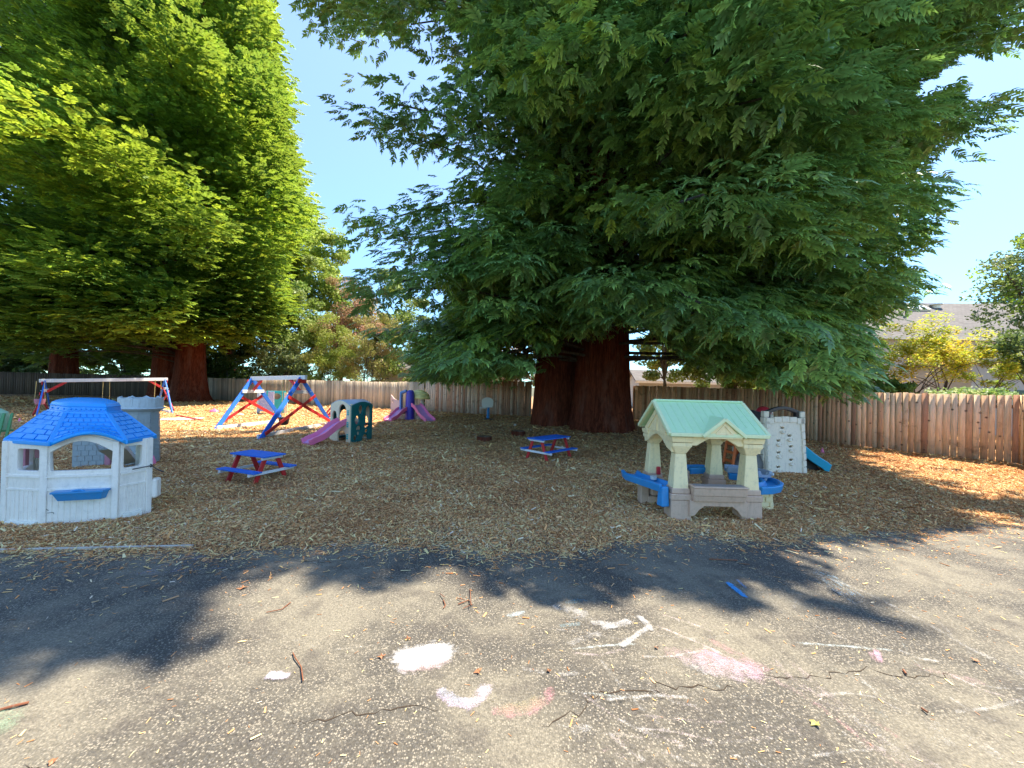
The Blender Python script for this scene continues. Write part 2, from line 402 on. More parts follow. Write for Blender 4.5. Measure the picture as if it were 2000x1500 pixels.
def mulch_material():
    m, nt, bs = nodes('wood_mulch'); v = objcoord(nt, (1, 1, 1))
    w = N(nt, 'ShaderNodeTexNoise'); w.inputs['Scale'].default_value = 6; nt.links.new(v, w.inputs['Vector'])
    vv = mixc(nt, 0.06, v, w.outputs['Color'], 'ADD')
    vo = N(nt, 'ShaderNodeTexVoronoi'); vo.inputs['Scale'].default_value = 26
    mp = N(nt, 'ShaderNodeMapping'); mp.inputs['Scale'].default_value = (1, 2.0, 1); nt.links.new(vv, mp.inputs[0]); nt.links.new(mp.outputs[0], vo.inputs['Vector'])
    sep = N(nt, 'ShaderNodeSeparateColor'); nt.links.new(vo.outputs['Color'], sep.inputs[0])
    c = ramp(nt, sep.outputs[0], [(0.0, (0.150, 0.076, 0.036)), (0.35, (0.341, 0.186, 0.092)), (0.7, (0.554, 0.320, 0.160)), (1.0, (0.895, 0.556, 0.293))])
    big = noise(nt, v, 0.45, 5, 0.6)
    c = mixc(nt, ramp(nt, big, [(0.42, 0.0), (0.65, 0.5)]), c, (0.469, 0.303, 0.167))
    mid = noise(nt, v, 4.0, 5, 0.7)
    c = mixc(nt, 0.75, c, ramp(nt, mid, [(0.3, 0.62), (0.7, 1.25)]), 'MULTIPLY')
    nt.links.new(c, bs.inputs['Base Color']); bs.inputs['Roughness'].default_value = 0.95
    bs.inputs['Specular IOR Level'].default_value = 0.15
    bump(nt, bs, vo.outputs['Distance'], 0.9, 0.03); return m
def hmul(x, y):
    e = np.clip((y - edge_y(x)) / 0.5, 0, 1)
    tr = 0.13 * np.exp(-((x - 3.4) ** 2 + (y - 14.6) ** 2) / 3.2) + 0.10 * np.exp(-((x - 1.8) ** 2 + (y - 15.9) ** 2) / 2.4)
    return tr - 0.006 + e * (0.022 + 0.012 * np.sin(x * 2.1 + y * 1.3) + 0.010 * np.sin(x * 4.7 - y * 3.9) + 0.006 * np.sin(x * 9.1 + y * 8.3))
rows = np.concatenate([np.linspace(0, 6, 90), np.linspace(6, 20, 70)[1:], np.linspace(20, 60, 20)[1:]])
xs = np.concatenate([np.linspace(-60, -14, 40)[:-1], np.linspace(-14, 14, 300), np.linspace(14, 40, 30)[1:]])
XX, RR = np.meshgrid(xs, rows); YY = edge_y(XX) - 0.06 + RR; ZZ = hmul(XX, YY)
nx, ny = len(xs), len(rows); idx = np.arange(nx * ny).reshape(ny, nx)
F = np.stack([idx[:-1, :-1], idx[:-1, 1:], idx[1:, 1:], idx[1:, :-1]], -1).reshape(-1, 4)
mulch = np_mesh('mulch_ground', np.stack([XX, YY, ZZ], -1).reshape(-1, 3), [F], None, mulch_material()); mulch.data.shade_smooth()
tag(mulch, kind='structure')

# ---- loose wood chips lying on the mulch (nobody could count them)
def chips(zones, name, label, seed, extra_edge=0):
    r = np.random.default_rng(seed); Ps = []; Ls = []
    for (d0, d1, dens, lmean) in zones:
        x0, x1 = -(d1 * 1.36 + .5), d1 * 1.36 + .5
        n_ = int((x1 - x0) * (d1 - d0) * dens); x = r.uniform(x0, x1, n_); y = r.uniform(d0, d1, n_)
        k = (np.abs(x) < y * 1.38 + .4) & (y > edge_y(x) - 0.02); x = x[k]; y = y[k]
        Ps.append(np.stack([x, y], 1)); Ls.append(np.full(len(x), lmean))
    if extra_edge:
        x = r.uniform(-7, 9, extra_edge); y = edge_y(x) - np.abs(r.exponential(0.16, extra_edge)); k = np.abs(x) < y * 1.4
        Ps.append(np.stack([x, y], 1)[k]); Ls.append(np.full(k.sum(), 0.030))
        n2 = extra_edge // 5; x = r.uniform(-6, 8, n2); y = r.uniform(1.6, 4, n2); k = (y < edge_y(x))
        Ps.append(np.stack([x, y], 1)[k]); Ls.append(np.full(k.sum(), 0.018))
    XY = np.concatenate(Ps); L = np.concatenate(Ls); n_ = len(XY)
    L = L * r.lognormal(0, 0.42, n_); W = L * r.uniform(0.13, 0.32, n_)
    a = r.uniform(0, 2 * np.pi, n_); tl = r.normal(0, 0.28, n_); rl = r.normal(0, 0.45, n_)
    on = XY[:, 1] > edge_y(XY[:, 0]); z = np.where(on, hmul(XY[:, 0], XY[:, 1]) + 0.004 + r.uniform(0, 0.014, n_), 0.003)
    tl = np.where(on, tl, tl * .2); rl = np.where(on, rl, rl * .2)
    dx = np.stack([np.cos(a) * np.cos(tl), np.sin(a) * np.cos(tl), np.sin(tl)], 1)
    dy = np.stack([-np.sin(a) * np.cos(rl), np.cos(a) * np.cos(rl), np.sin(rl)], 1)
    c = np.stack([XY[:, 0], XY[:, 1], z + np.abs(np.sin(tl)) * L * .5 + np.abs(np.sin(rl)) * W * .5], 1)
    e = dx * (L / 2)[:, None]; s = dy * (W / 2)[:, None]; k1 = r.uniform(.5, 1, n_)[:, None]; k2 = r.uniform(.3, 1, n_)[:, None]
    V = np.stack([c - e - s * k1, c + e - s * k2, c + e + s * k2, c - e + s * k1], 1).reshape(-1, 3)
    F_ = np.arange(n_ * 4).reshape(-1, 4)
    pal = np.array([(0.46, 0.37, 0.25), (0.33, 0.245, 0.15), (0.23, 0.155, 0.09), (0.13, 0.085, 0.05), (0.30, 0.26, 0.20), (0.58, 0.49, 0.35)])
    ci = r.choice(6, n_, p=[.22, .27, .2, .13, .12, .06]); C = pal[ci] * np.array([2.95, 1.98, 1.26]) * r.uniform(.6, 1.15, (n_, 1)) * (1 + .16 * np.sin(XY[:, 0] * 1.7 + 2 * np.sin(XY[:, 1] * .9)) * np.sin(XY[:, 1] * 1.3 + 1.5 * np.sin(XY[:, 0] * .8)) + .10 * np.sin(XY[:, 0] * 5.1 + XY[:, 1] * 3.3) * np.sin(XY[:, 1] * 6.1))[:, None]
    red = (XY[:, 0] > 4.2) & (r.random(n_) < 0.3); C[red] *= (.74, .62, .55); C = np.minimum(C, np.array([.80, .66, .50]))
    C = np.repeat(C, 4, 0)
    m, nt, bs = nodes(name + '_wood'); vc = N(nt, 'ShaderNodeVertexColor'); vc.layer_name = 'col'
    nt.links.new(vc.outputs[0], bs.inputs['Base Color']); bs.inputs['Roughness'].default_value = 0.9; bs.inputs['Specular IOR Level'].default_value = 0.2
    o = np_mesh(name, V, [F_], C, m); tag(o, label, 'wood chips', None, 'stuff')
chips([(3.5, 5.2, 11500, .0225), (5.2, 8, 6500, .027), (8, 12, 2700, .036), (12, 19, 700, .056), (19, 27, 160, .09)], 'wood_chips', 'loose brown and tan wood chips covering the play yard', 3, 9000)

# timber border at the left
tb = MB().bar(G(-300, 1083) + Vector((0, 0, .008)), G(378, 1068) + Vector((0, 0, .008)), 0.028, 0.028)
tag(solid('border_timber', tb, paintwood('weathered_timber', (0.52, 0.47, 0.40), 0.4), bev=0.006), 'thin weathered timber edging lying between mulch and asphalt', 'edging')

# ================================================================== CHALK
def chalk_material():
    m, nt, bs = nodes('chalk'); out = nt.nodes['Material Output']; v = objcoord(nt)
    a = N(nt, 'ShaderNodeVertexColor'); a.layer_name = 'col'
    nt.links.new(a.outputs[0], bs.inputs['Base Color']); bs.inputs['Roughness'].default_value = 1; bs.inputs['Specular IOR Level'].default_value = 0.0
    d = N(nt, 'ShaderNodeAttribute'); d.attribute_name = 'dens'
    n1 = noise(nt, v, 150, 3, 0.8); n2 = noise(nt, v, 14, 4, 0.65); n3 = noise(nt, v, 420, 2, .8)
    g1 = N(nt, 'ShaderNodeMath', operation='MULTIPLY_ADD'); nt.links.new(n1, g1.inputs[0]); g1.inputs[1].default_value = 1.5; g1.inputs[2].default_value = -.75
    g2 = N(nt, 'ShaderNodeMath', operation='MULTIPLY_ADD'); nt.links.new(n2, g2.inputs[0]); g2.inputs[1].default_value = .9; nt.links.new(g1.outputs[0], g2.inputs[2])
    g3 = N(nt, 'ShaderNodeMath', operation='MULTIPLY_ADD'); nt.links.new(n3, g3.inputs[0]); g3.inputs[1].default_value = .8; nt.links.new(g2.outputs[0], g3.inputs[2])
    sub = N(nt, 'ShaderNodeMath', operation='MULTIPLY_ADD'); nt.links.new(d.outputs['Fac'], sub.inputs[0]); sub.inputs[1].default_value = 1.25
    ng = N(nt, 'ShaderNodeMath', operation='SUBTRACT'); ng.inputs[0].default_value = .14; nt.links.new(g3.outputs[0], ng.inputs[1]); nt.links.new(ng.outputs[0], sub.inputs[2])
    al = ramp(nt, sub.outputs[0], [(0.0, 0.0), (0.75, 0.86)])
    t = N(nt, 'ShaderNodeBsdfTransparent'); mx = N(nt, 'ShaderNodeMixShader'); nt.links.new(al, mx.inputs[0])
    nt.links.new(t.outputs[0], mx.inputs[1]); nt.links.new(bs.outputs[0], mx.inputs[2]); nt.links.new(mx.outputs[0], out.inputs[0]); return m
CHALK = chalk_material(); _cz = [0.003]
WH = (0.58, 0.57, 0.56); PK = (0.60, 0.27, 0.31); BL = (0.08, 0.32, 0.46); YL = (0.52, 0.46, 0.22); LV = (0.26, 0.26, 0.50)
def chalk(name, label, strokes, res=0.010, kind=None, cat='chalk drawing', group=None):
    """strokes: ([(px,py)...], half width in metres, strength, colour) laid on the asphalt"""
    W = []
    for pts, hw, st, c in strokes: W.append(([G(*p) for p in pts], hw * (1.25 if hw < .04 else .95), st * (.88 if hw < .04 else 1), c))
    ax = [p.x for s in W for p in s[0]]; ay = [p.y for s in W for p in s[0]]; pad = max(s[1] for s in W) + .03
    x = np.arange(min(ax) - pad, max(ax) + pad + res, res); y = np.arange(min(ay) - pad, max(ay) + pad + res, res)
    X, Y = np.meshgrid(x, y); D = np.zeros(X.shape); C = np.zeros(X.shape + (3,)); wsum = np.zeros(X.shape) + 1e-6
    for pts, hw, st, c in W:
        for a, b in zip(pts[:-1], pts[1:]):
            dx, dy = b.x - a.x, b.y - a.y; L2 = dx * dx + dy * dy + 1e-9
            t = np.clip(((X - a.x) * dx + (Y - a.y) * dy) / L2, 0, 1)
            r = np.hypot(X - a.x - t * dx, Y - a.y - t * dy) / hw * (1 + .22 * np.sin(X * 61 + 3 * np.sin(Y * 37)) * np.sin(Y * 53 + 2 * np.sin(X * 29)))
            w = np.clip(1.5 - r, 0, 1) * st; D = np.maximum(D, w); C += w[..., None] * np.array(c); wsum += w
    C /= wsum[..., None]; _cz[0] += 0.0006
    ny_, nx_ = X.shape; idx = np.arange(nx_ * ny_).reshape(ny_, nx_)
    keep = (D[:-1, :-1] + D[1:, :-1] + D[:-1, 1:] + D[1:, 1:]) > 0.02
    F_ = np.stack([idx[:-1, :-1], idx[:-1, 1:], idx[1:, 1:], idx[1:, :-1]], -1)[keep]
    used = np.unique(F_); mp = np.zeros(nx_ * ny_, int); mp[used] = np.arange(len(used))
    V = np.stack([X, Y, np.full(X.shape, _cz[0])], -1).reshape(-1, 3)[used]
    o = np_mesh(name, V, [mp[F_]], C.reshape(-1, 3)[used], CHALK)
    at = o.data.attributes.new('dens', 'FLOAT', 'POINT'); at.data.foreach_set('value', D.ravel()[used].astype(np.float32))
    return tag(o, label, cat, group, kind)
def hatch(poly, ang, step, seed=1, jit=3):           # parallel strokes filling a quad given in pixels
    r = random.Random(seed); (a, b, c, d) = poly; o = []
    for i in range(step):
        t = (i + .5) / step; p = (a[0] + (d[0] - a[0]) * t, a[1] + (d[1] - a[1]) * t); q = (b[0] + (c[0] - b[0]) * t, b[1] + (c[1] - b[1]) * t)
        o.append([(p[0] + r.uniform(-jit, jit), p[1] + r.uniform(-jit, jit)), ((p[0] + q[0]) / 2 + r.uniform(-jit, jit), (p[1] + q[1]) / 2 + r.uniform(-jit, jit)), (q[0] + r.uniform(-jit, jit), q[1] + r.uniform(-jit, jit))])
    return o
GC = 'chalk drawings on the asphalt'
chalk('chalk_patch', 'solid white chalk oval rimmed faintly with pink, middle of the asphalt', [([(792, 1284), (820, 1276), (862, 1272)], .10, 1.0, WH), ([(800, 1296), (830, 1290), (858, 1282)], .095, 1.0, WH), ([(795, 1303), (830, 1306), (865, 1292)], .03, .8, PK)], group=GC)
chalk('chalk_crescent', 'white, lilac and blue chalk crescent beneath the white oval', [([(862, 1355), (885, 1372), (915, 1378), (940, 1362), (950, 1345)], .044, .80, (.60, .50, .64)), ([(868, 1352), (890, 1366), (915, 1370)], .02, .8, (.35, .5, .6)), ([(930, 1362), (945, 1350)], .038, .8, WH)], group=GC)
chalk('chalk_crescent', 'pink and yellow chalk crescent right of the lilac crescent', [([(968, 1390), (1000, 1394), (1040, 1388), (1070, 1365), (1074, 1350)], .042, .66, PK), ([(990, 1384), (1025, 1380), (1050, 1368)], .032, .78, YL)], group=GC)
chalk('chalk_patch', 'large pink and white chalk scribble patch on the right of the asphalt', [([(1385, 1285), (1425, 1302), (1465, 1310)], .12, .78, (.62, .40, .49)), ([(1395, 1255), (1440, 1280), (1492, 1306)], .05, .62, PK), ([(1310, 1275), (1380, 1285)], .08, .62, (.62, .36, .44)), ([(1350, 1295), (1440, 1320)], .09, .72, WH), ([(1460, 1300), (1560, 1350), (1640, 1400)], .08, .40, (.6, .48, .52))], group=GC)
chalk('chalk_patch', 'bright white chalk smear with a blue streak above it', [([(1090, 1186), (1115, 1192), (1140, 1200)], .06, .68, WH), ([(1110, 1178), (1140, 1174)], .03, .7, BL), ([(1120, 1205), (1150, 1210)], .05, .6, WH)], group=GC)
chalk('chalk_mark', 'short blue and white chalk dash below the bright smear', [([(1096, 1224), (1130, 1220)], .022, .66, (.3, .5, .58))], group=GC)
chalk('chalk_mark', 'slanted white chalk bar pointing up to the right', [([(1115, 1258), (1140, 1248), (1170, 1240)], .030, .68, WH)], group=GC)
chalk('chalk_mark', 'white chalk scribble left of the white arrow mark', [([(1160, 1218), (1200, 1222), (1225, 1216)], .03, .85, WH), ([(1180, 1228), (1215, 1222)], .025, .9, WH)], group=GC)
chalk('chalk_mark', 'white chalk arrow with a bent tip', [([(1215, 1262), (1240, 1245), (1268, 1226)], .022, .95, WH), ([(1250, 1208), (1266, 1222), (1270, 1230)], .026, .9, WH)], group=GC)
chalk('chalk_mark', 'pale blue chalk dab left of the bright smear', [([(995, 1205), (1020, 1198)], .026, .8, (.55, .68, .76))], group=GC)
chalk('chalk_mark', 'short white chalk dash above the pink and yellow crescent', [([(1024, 1308), (1060, 1316)], .020, .68, WH)], group=GC)
chalk('chalk_mark', 'second short white chalk dash right of the first', [([(1094, 1320), (1130, 1318)], .020, .68, WH)], group=GC)
chalk('chalk_mark', 'small white chalk dash near the lower crack', [([(1120, 1432), (1150, 1426)], .022, .68, WH)], group=GC)
chalk('chalk_mark', 'small lilac chalk smudge on the left of the asphalt', [([(530, 1322), (556, 1324)], .028, .95, (.68, .62, .76))], group=GC)
chalk('chalk_mark', 'bright blue chalk strokes in the tree shade', [([(1425, 1143), (1452, 1166)], .026, 1.2, (.05, .33, .72)), ([(1440, 1136), (1456, 1150)], .015, .9, (.05, .33, .72))], group=GC)
chalk('chalk_mark', 'light blue chalk dash at the lower right', [([(1680, 1370), (1706, 1388), (1730, 1404)], .018, .56, (.30, .50, .56))], group=GC)
chalk('chalk_mark', 'small pink chalk tick right of the pink patch', [([(1712, 1275), (1718, 1294)], .02, .85, (.8, .45, .6)), ([(1700, 1278), (1712, 1296)], .015, .7, (.8, .45, .6))], group=GC)
chalk('chalk_patch', 'faint pink chalk smear by the right edge', [([(1800, 1308), (1850, 1322), (1908, 1336)], .05, .52, (.75, .45, .5))], group=GC)
chalk('chalk_patch', 'lilac hatched chalk triangle in the shade near the mulch', [(l, .012, .62, LV) for l in hatch([(268, 1124), (385, 1080), (440, 1090), (300, 1128)], 0, 9)] + [([(268, 1124), (440, 1112)], .012, .7, LV)], group=GC)
chalk('chalk_patch', 'blue and white hatched chalk strokes at the shadow tip', [(l, .009, .66, (.35, .60, .78)) for l in hatch([(1580, 1130), (1670, 1185), (1690, 1170), (1600, 1105)], 0, 11)] + [(l, .010, .5, WH) for l in hatch([(1540, 1120), (1640, 1196), (1668, 1190), (1570, 1110)], 0, 6)], group=GC)
sc = []
R_ = random.Random(5)
for l in hatch([(1470, 1165), (1520, 1212), (1610, 1195), (1500, 1160)], 0, 8): sc.append((l, .010, .55, WH))
sc += [([(1600, 1125), (1690, 1160), (1800, 1215), (1900, 1275), (2000, 1318)], .020, .68, WH), ([(1900, 1275), (1960, 1300), (2010, 1330)], .05, .5, WH)]
for k in range(9):
    o = k * 9 + R_.uniform(-6, 6); sc.append(([(1480 + o * 1.2, 1310 + R_.uniform(-14, 14)), (1580 + o * .8, 1370), (1700 + o * .6, 1450 + R_.uniform(-20, 20)), (1760 + o, 1500)], .020, R_.uniform(.46, .64), WH if k % 3 else PK))
for k in range(70):
    x0, y0 = R_.uniform(1180, 2050), R_.uniform(1190, 1500)
    if k % 4 == 0: x0 = R_.uniform(1000, 1300)
    a = R_.uniform(-.3, 1.1); L = R_.uniform(40, 190)
    sc.append(([(x0, y0), (x0 + L * .5 * math.cos(a), y0 + L * .4 * math.sin(a) + R_.uniform(-8, 8)), (x0 + L * math.cos(a), y0 + L * .7 * math.sin(a))], R_.uniform(.006, .013), R_.uniform(.54, .80), R_.choice([WH, WH, WH, (.75, .6, .62), (.6, .7, .7)])))
for k in range(14):
    x0, y0 = R_.uniform(250, 1000), R_.uniform(1180, 1480); a = R_.uniform(-.5, .5); L = R_.uniform(60, 180)
    sc.append(([(x0, y0), (x0 + L * .5, y0 + L * .2 * a + R_.uniform(-10, 10)), (x0 + L, y0 + L * .5 * a)], .006, R_.uniform(.42, .55), WH))
sc += [([(560, 1250), (640, 1275), (760, 1262), (800, 1258)], .007, .6, WH), ([(1550, 1190), (1562, 1160)], .008, .6, WH), ([(1430, 1215), (1455, 1180)], .008, .6, WH), ([(1285, 1180), (1350, 1240)], .008, .6, WH), ([(1300, 1178), (1365, 1235)], .008, .5, WH)]
sc += [([(1150, 1470), (1350, 1440), (1560, 1430)], .05, .38, (.8, .55, .58)), ([(1500, 1420), (1560, 1440)], .05, .45, WH), ([(1780, 1470), (1880, 1440), (1960, 1490)], .05, .48, WH), ([(1880, 1340), (1980, 1400)], .04, .45, WH), ([(1720, 1390), (1800, 1440), (1830, 1420)], .02, .5, WH)]
chalk('chalk_scribbles', 'faint white and pink chalk scribbles scattered over the asphalt', sc, res=.011, kind='stuff', cat='chalk scribbles')
gp = [([(-60, 1445), (0, 1432), (15, 1415)], .07, .75, (.27, .38, .25)), ([(-40, 1405), (30, 1400)], .045, .7, (.27, .38, .25))]
chalk('chalk_patch', 'worn green painted patch at the lower left corner', gp, group=GC)

# ---- cracks in the asphalt
def crackmat(name, c):
    m, nt, bs = nodes(name); f = noise(nt, objcoord(nt), 40, 4, .7)
    nt.links.new(mixc(nt, f, c, tuple(x * .4 for x in c)), bs.inputs['Base Color']); bs.inputs['Roughness'].default_value = 1; bs.inputs['Specular IOR Level'].default_value = 0; return m
CRD, CRL = crackmat('crack_dark', (0.085, 0.065, 0.048)), crackmat('crack_dust', (0.42, 0.34, 0.22))
def crack(pts, w, seed, mat=None, dz=.0022, br=True):
    r = random.Random(seed); W = [];
    for (a, b) in zip(pts[:-1], pts[1:]):
        A, B = G(*a), G(*b); n_ = max(2, int((B - A).length / .035))
        for i in range(n_): W.append(A.lerp(B, i / n_) + Vector((r.gauss(0, .010), r.gauss(0, .014), 0)))
    mb = MB(); vs = []; 
    for i, p in enumerate(W):
        k = w * .8 * (0.15 + abs(math.sin(i * .7 + seed)) * r.uniform(.3, 1)) * min(1, i / 4, (len(W) - 1 - i) / 4)
        vs += [(p.x, p.y - k, dz), (p.x, p.y + k, dz)]
    mb.add(vs, [(2 * i, 2 * i + 2, 2 * i + 3, 2 * i + 1) for i in range(len(W) - 1)])
    if br:                                           # crumbled side branches
        for _ in range(max(2, len(W) // 7)):
            i = r.randrange(1, len(W) - 1); p = W[i]; a = r.uniform(-1, 1) + (math.pi / 2 if r.random() < .5 else -math.pi / 2); ln = r.uniform(.03, .12); vs = []
            for j in range(4):
                q = p + Vector((math.cos(a), math.sin(a) * .8, 0)) * ln * j / 3; k = w * .45 * (1 - j / 3.2); vs += [(q.x, q.y - k, dz + .0002), (q.x + k, q.y + k, dz + .0002)]; a += r.gauss(0, .4)
            mb.add(vs, [(2 * j, 2 * j + 2, 2 * j + 3, 2 * j + 1) for j in range(3)])
    o = solid('pavement_crack', mb, mat or CRD, asphalt, smooth=0); return o
crack([(560, 1412), (680, 1400), (760, 1388), (800, 1382), (880, 1385)], .006, 1)
crack([(1040, 1425), (1130, 1385), (1180, 1356), (1290, 1340), (1400, 1345), (1455, 1338)], .007, 2)
crack([(1440, 1318), (1560, 1322), (1650, 1315), (1700, 1305), (1760, 1318), (1900, 1318)], .005, 3)
crack([(560, 1095), (640, 1098), (760, 1085)], .006, 4)
crack([(60, 1484), (90, 1490), (118, 1486)], .014, 5)
crack([(250, 1128), (380, 1125), (440, 1112), (500, 1108)], .005, 6)

# ---- twigs and leaves lying on the asphalt
TW = paintwood('dry_twig_brown', (0.22, 0.075, 0.03), .3); LF = paintwood('dry_leaf_brown', (0.36, 0.15, 0.06), .3); LFY = paintwood('yellow_leaf', (0.55, 0.46, 0.10), .2)
def twig(label, pts, r=.0035, forks=()):
    mb = MB(); W = [G(x, y, .008 + .004 * (i % 2)) for i, (x, y) in enumerate(pts)]; mb.tube(W, r, 6)
    for f in forks: mb.tube([G(x, y, .010 + .012 * i) for i, (x, y) in enumerate(f)], r * .75, 5)
    c = sum(W, Vector()) / len(W); o = solid('fallen_twig', mb, TW, off=(c.x, c.y, 0)); o.location = (c.x, c.y, 0); tag(o, label, 'twig', 'twigs fallen on the asphalt')
twig('long thin bent red-brown twig on sunlit asphalt, left of centre', [(572, 1275), (576, 1284), (588, 1302), (592, 1330)], .0035)
twig('forked cluster of reddish twigs near the mulch edge', [(895, 1180), (905, 1176), (915, 1172), (922, 1182)], .004, [[(918, 1150), (919, 1165), (920, 1182)], [(893, 1168), (908, 1172)], [(905, 1188), (922, 1180)]])
twig('small curled orange-brown twig left of the forked cluster', [(866, 1172), (870, 1182), (866, 1188)], .004, [[(860, 1160), (868, 1166)]])
twig('straight orange twig at the left edge', [(0, 1386), (30, 1378), (56, 1372)], .006)
twig('dark straight twig in the shade below the playhouse', [(1385, 1092), (1440, 1094)], .005)
twig('short dark twig right of the pink chalk patch', [(1800, 1383), (1812, 1391)], .005)
twig('thin pale arching twig on the left, in sun', [(520, 1196), (550, 1190), (568, 1176)], .003)
twig('small bent twig above the pink crack', [(1764, 1308), (1770, 1316)], .006)
def leaf(label, px, py, s, mat, seed):
    r = random.Random(seed); c = G(px, py); vs = [(0, 0, .012)]
    n_ = 9
    for i in range(n_): a = 2 * math.pi * i / n_; k = s * (1 if i % 2 else .5) * r.uniform(.7, 1.1); vs.append((k * math.cos(a), k * .8 * math.sin(a), r.uniform(.002, .02)))
    mb = MB().add(vs, [(0, 1 + i, 1 + (i + 1) % n_) for i in range(n_)]); o = solid('dry_leaf', mb, mat, smooth=0); o.location = (c.x, c.y, 0)
    sm = o.modifiers.new('t', 'SOLIDIFY'); sm.thickness = .0015
    tag(o, label, 'leaf', 'leaves fallen on the asphalt')
leaf('curled tan leaf in the sun on the left', 474, 1150, .045, LF, 1)
leaf('yellow leaf on the lower right asphalt', 1592, 1416, .032, LFY, 2)
leaf('rust-brown leaf left of the white chalk oval', 746, 1284, .030, LF, 3)
leaf('brown leaf just above the white chalk oval', 797, 1249, .025, LF, 4)
leaf('rusty leaf right of the white chalk oval', 934, 1314, .028, LF, 5)
leaf('orange-brown leaf near the right edge', 1905, 1292, .030, LF, 6)
leaf('small brown leaf among the white chalk marks', 1072, 1312, .022, LF, 7)
leaf('brown leaf at the tip of the pink patch', 1283, 1267, .022, LF, 8)
leaf('orange leaf by the crack at the bottom left corner', 103, 1490, .024, LF, 9)

# ================================================================== FENCES
def fence_wood(name, light, dark, knots=True):
    m, nt, bs = nodes(name); v = objcoord(nt)
    a = N(nt, 'ShaderNodeVertexColor'); a.layer_name = 'col'
    gr = noise(nt, objcoord(nt, (22, 22, .8)), 3, 7, .7)
    c = mixc(nt, 1.0, a.outputs[0], ramp(nt, gr, [(.3, .68), (.7, 1.32)]), 'MULTIPLY')
    if knots:
        vo = N(nt, 'ShaderNodeTexVoronoi'); vo.inputs['Scale'].default_value = 4.2; nt.links.new(v, vo.inputs['Vector'])
        c = mixc(nt, ramp(nt, vo.outputs['Distance'], [(.05, .9), (.15, 0.0)]), c, (.06, .02, .012))
        st = noise(nt, v, 2.3, 5, .75); c = mixc(nt, ramp(nt, st, [(.55, 0.0), (.68, .55)]), c, dark)
    nt.links.new(c, bs.inputs['Base Color']); bs.inputs['Roughness'].default_value = .85; bs.inputs['Specular IOR Level'].default_value = .2
    bump(nt, bs, gr, .5, .006); return m
def fence(name, label, pts, hts, board, pal, mat, post_every, seed, gaps=0.0):
    """pts: ground points of the run, hts: heights; boards with clipped corners, two rails behind and posts"""
    r = random.Random(seed); T = Thing(name, label, 'fence', (pts[0].x, pts[0].y, 0)); V = []; F_ = []; C = []; rails = MB(); seglen = [0]
    for a, b in zip(pts[:-1], pts[1:]): seglen.append(seglen[-1] + (b - a).length)
    tot = seglen[-1]
    def at(s):
        for i in range(len(pts) - 1):
            if s <= seglen[i + 1] or i == len(pts) - 2:
                t = (s - seglen[i]) / (seglen[i + 1] - seglen[i]); return pts[i].lerp(pts[i + 1], t), hts[i] + (hts[i + 1] - hts[i]) * t, (pts[i + 1] - pts[i]).normalized()
    s = 0; k = 0
    while s < tot - board * .6:
        w = board * r.uniform(.86, 1.06); p, h, d = at(min(s + w / 2, tot)); nrm = Vector((-d.y, d.x, 0)); nrm.normalize()
        g_ = .004 + (gaps if r.random() < .25 else 0) * r.uniform(.3, 1); hw = (w - g_) / 2; h += r.gauss(0, .012); z0 = .03 + r.uniform(-.02, .03); c = .018
        off = nrm * (r.gauss(0, .0035)); tilt = r.gauss(0, .006)
        prof = [(-hw, z0), (hw, z0), (hw + tilt, h - c), (hw * .70, h), (-hw * .70, h), (-hw + tilt, h - c)]
        base = len(V); col = np.array(r.choice(pal)) * r.uniform(.8, 1.18)
        for sd in (-.011, .011):
            for u, z in prof: q = p + d * u + off + nrm * sd; V.append((q.x, q.y, z)); C.append(col)
        F_.append((base + 5, base + 4, base + 3, base + 2, base + 1, base)); F_.append(tuple(base + 6 + i for i in range(6)))
        for i in range(6): F_.append((base + i, base + (i + 1) % 6, base + 6 + (i + 1) % 6, base + 6 + i))
        s += w; k += 1
    f6 = np.array([f for f in F_ if len(f) == 6]); f4 = np.array([f for f in F_ if len(f) == 4])
    np_mesh('board_panel', V, [f6, f4], np.array(C), mat, T.o, T.loc)
    for fz in (.22, .83):
        for a, b, ha, hb in zip(pts[:-1], pts[1:], hts[:-1], hts[1:]):
            d = (b - a).normalized(); nrm = Vector((-d.y, d.x, 0)); sg = .04
            rl = MB().bar(a + nrm * sg + Vector((0, 0, ha * fz)), b + nrm * sg + Vector((0, 0, hb * fz)), .045, .09); T.w('rail', rl, GREYBARK)
    s = 0
    while s <= tot + .01:
        p, h, d = at(min(s, tot)); nrm = Vector((-d.y, d.x, 0)); q = p + nrm * .11
        T.w('post', MB().box((q.x, q.y, (h - .08) / 2), (.09, .09, h - .08), math.atan2(d.y, d.x)), GREYBARK); s += post_every
    return T
TAN = [(.88, .58, .37), (.78, .48, .29), (.88, .63, .43), (.70, .41, .25), (.82, .56, .37)]
REDW = [(0.540, 0.285, 0.180), (0.420, 0.210, 0.135), (0.630, 0.375, 0.240), (0.360, 0.173, 0.112)]
GRY = [(.58, .48, .36), (.48, .40, .31), (.66, .55, .42), (.40, .33, .26), (.62, .49, .35)]
MIXF = [(0.660, 0.510, 0.390), (0.540, 0.405, 0.300), (0.600, 0.360, 0.240), (0.450, 0.255, 0.165), (0.720, 0.570, 0.435)]
FT = fence_wood('tan_cedar', None, (.20, .10, .06)); FG = fence_wood('grey_cedar', None, (.16, .12, .10), False)
fr = [GD(1235, 20.6), GD(1330, 18.6), GD(1470, 15.7), GD(1620, 12.9), GD(1780, 11.2), G(1990, 909), G(2300, 985)]
fence('board_fence', 'tan knotty cedar board fence running from the big trunk to the right edge', fr, [1.86, 1.84, 1.80, 1.77, 1.76, 1.76, 1.76], .14, TAN + REDW[:1], FT, 2.4, 11, .012)
fm = [GD(830, 23.0), GD(940, 21.8), GD(1037, 20.8)]
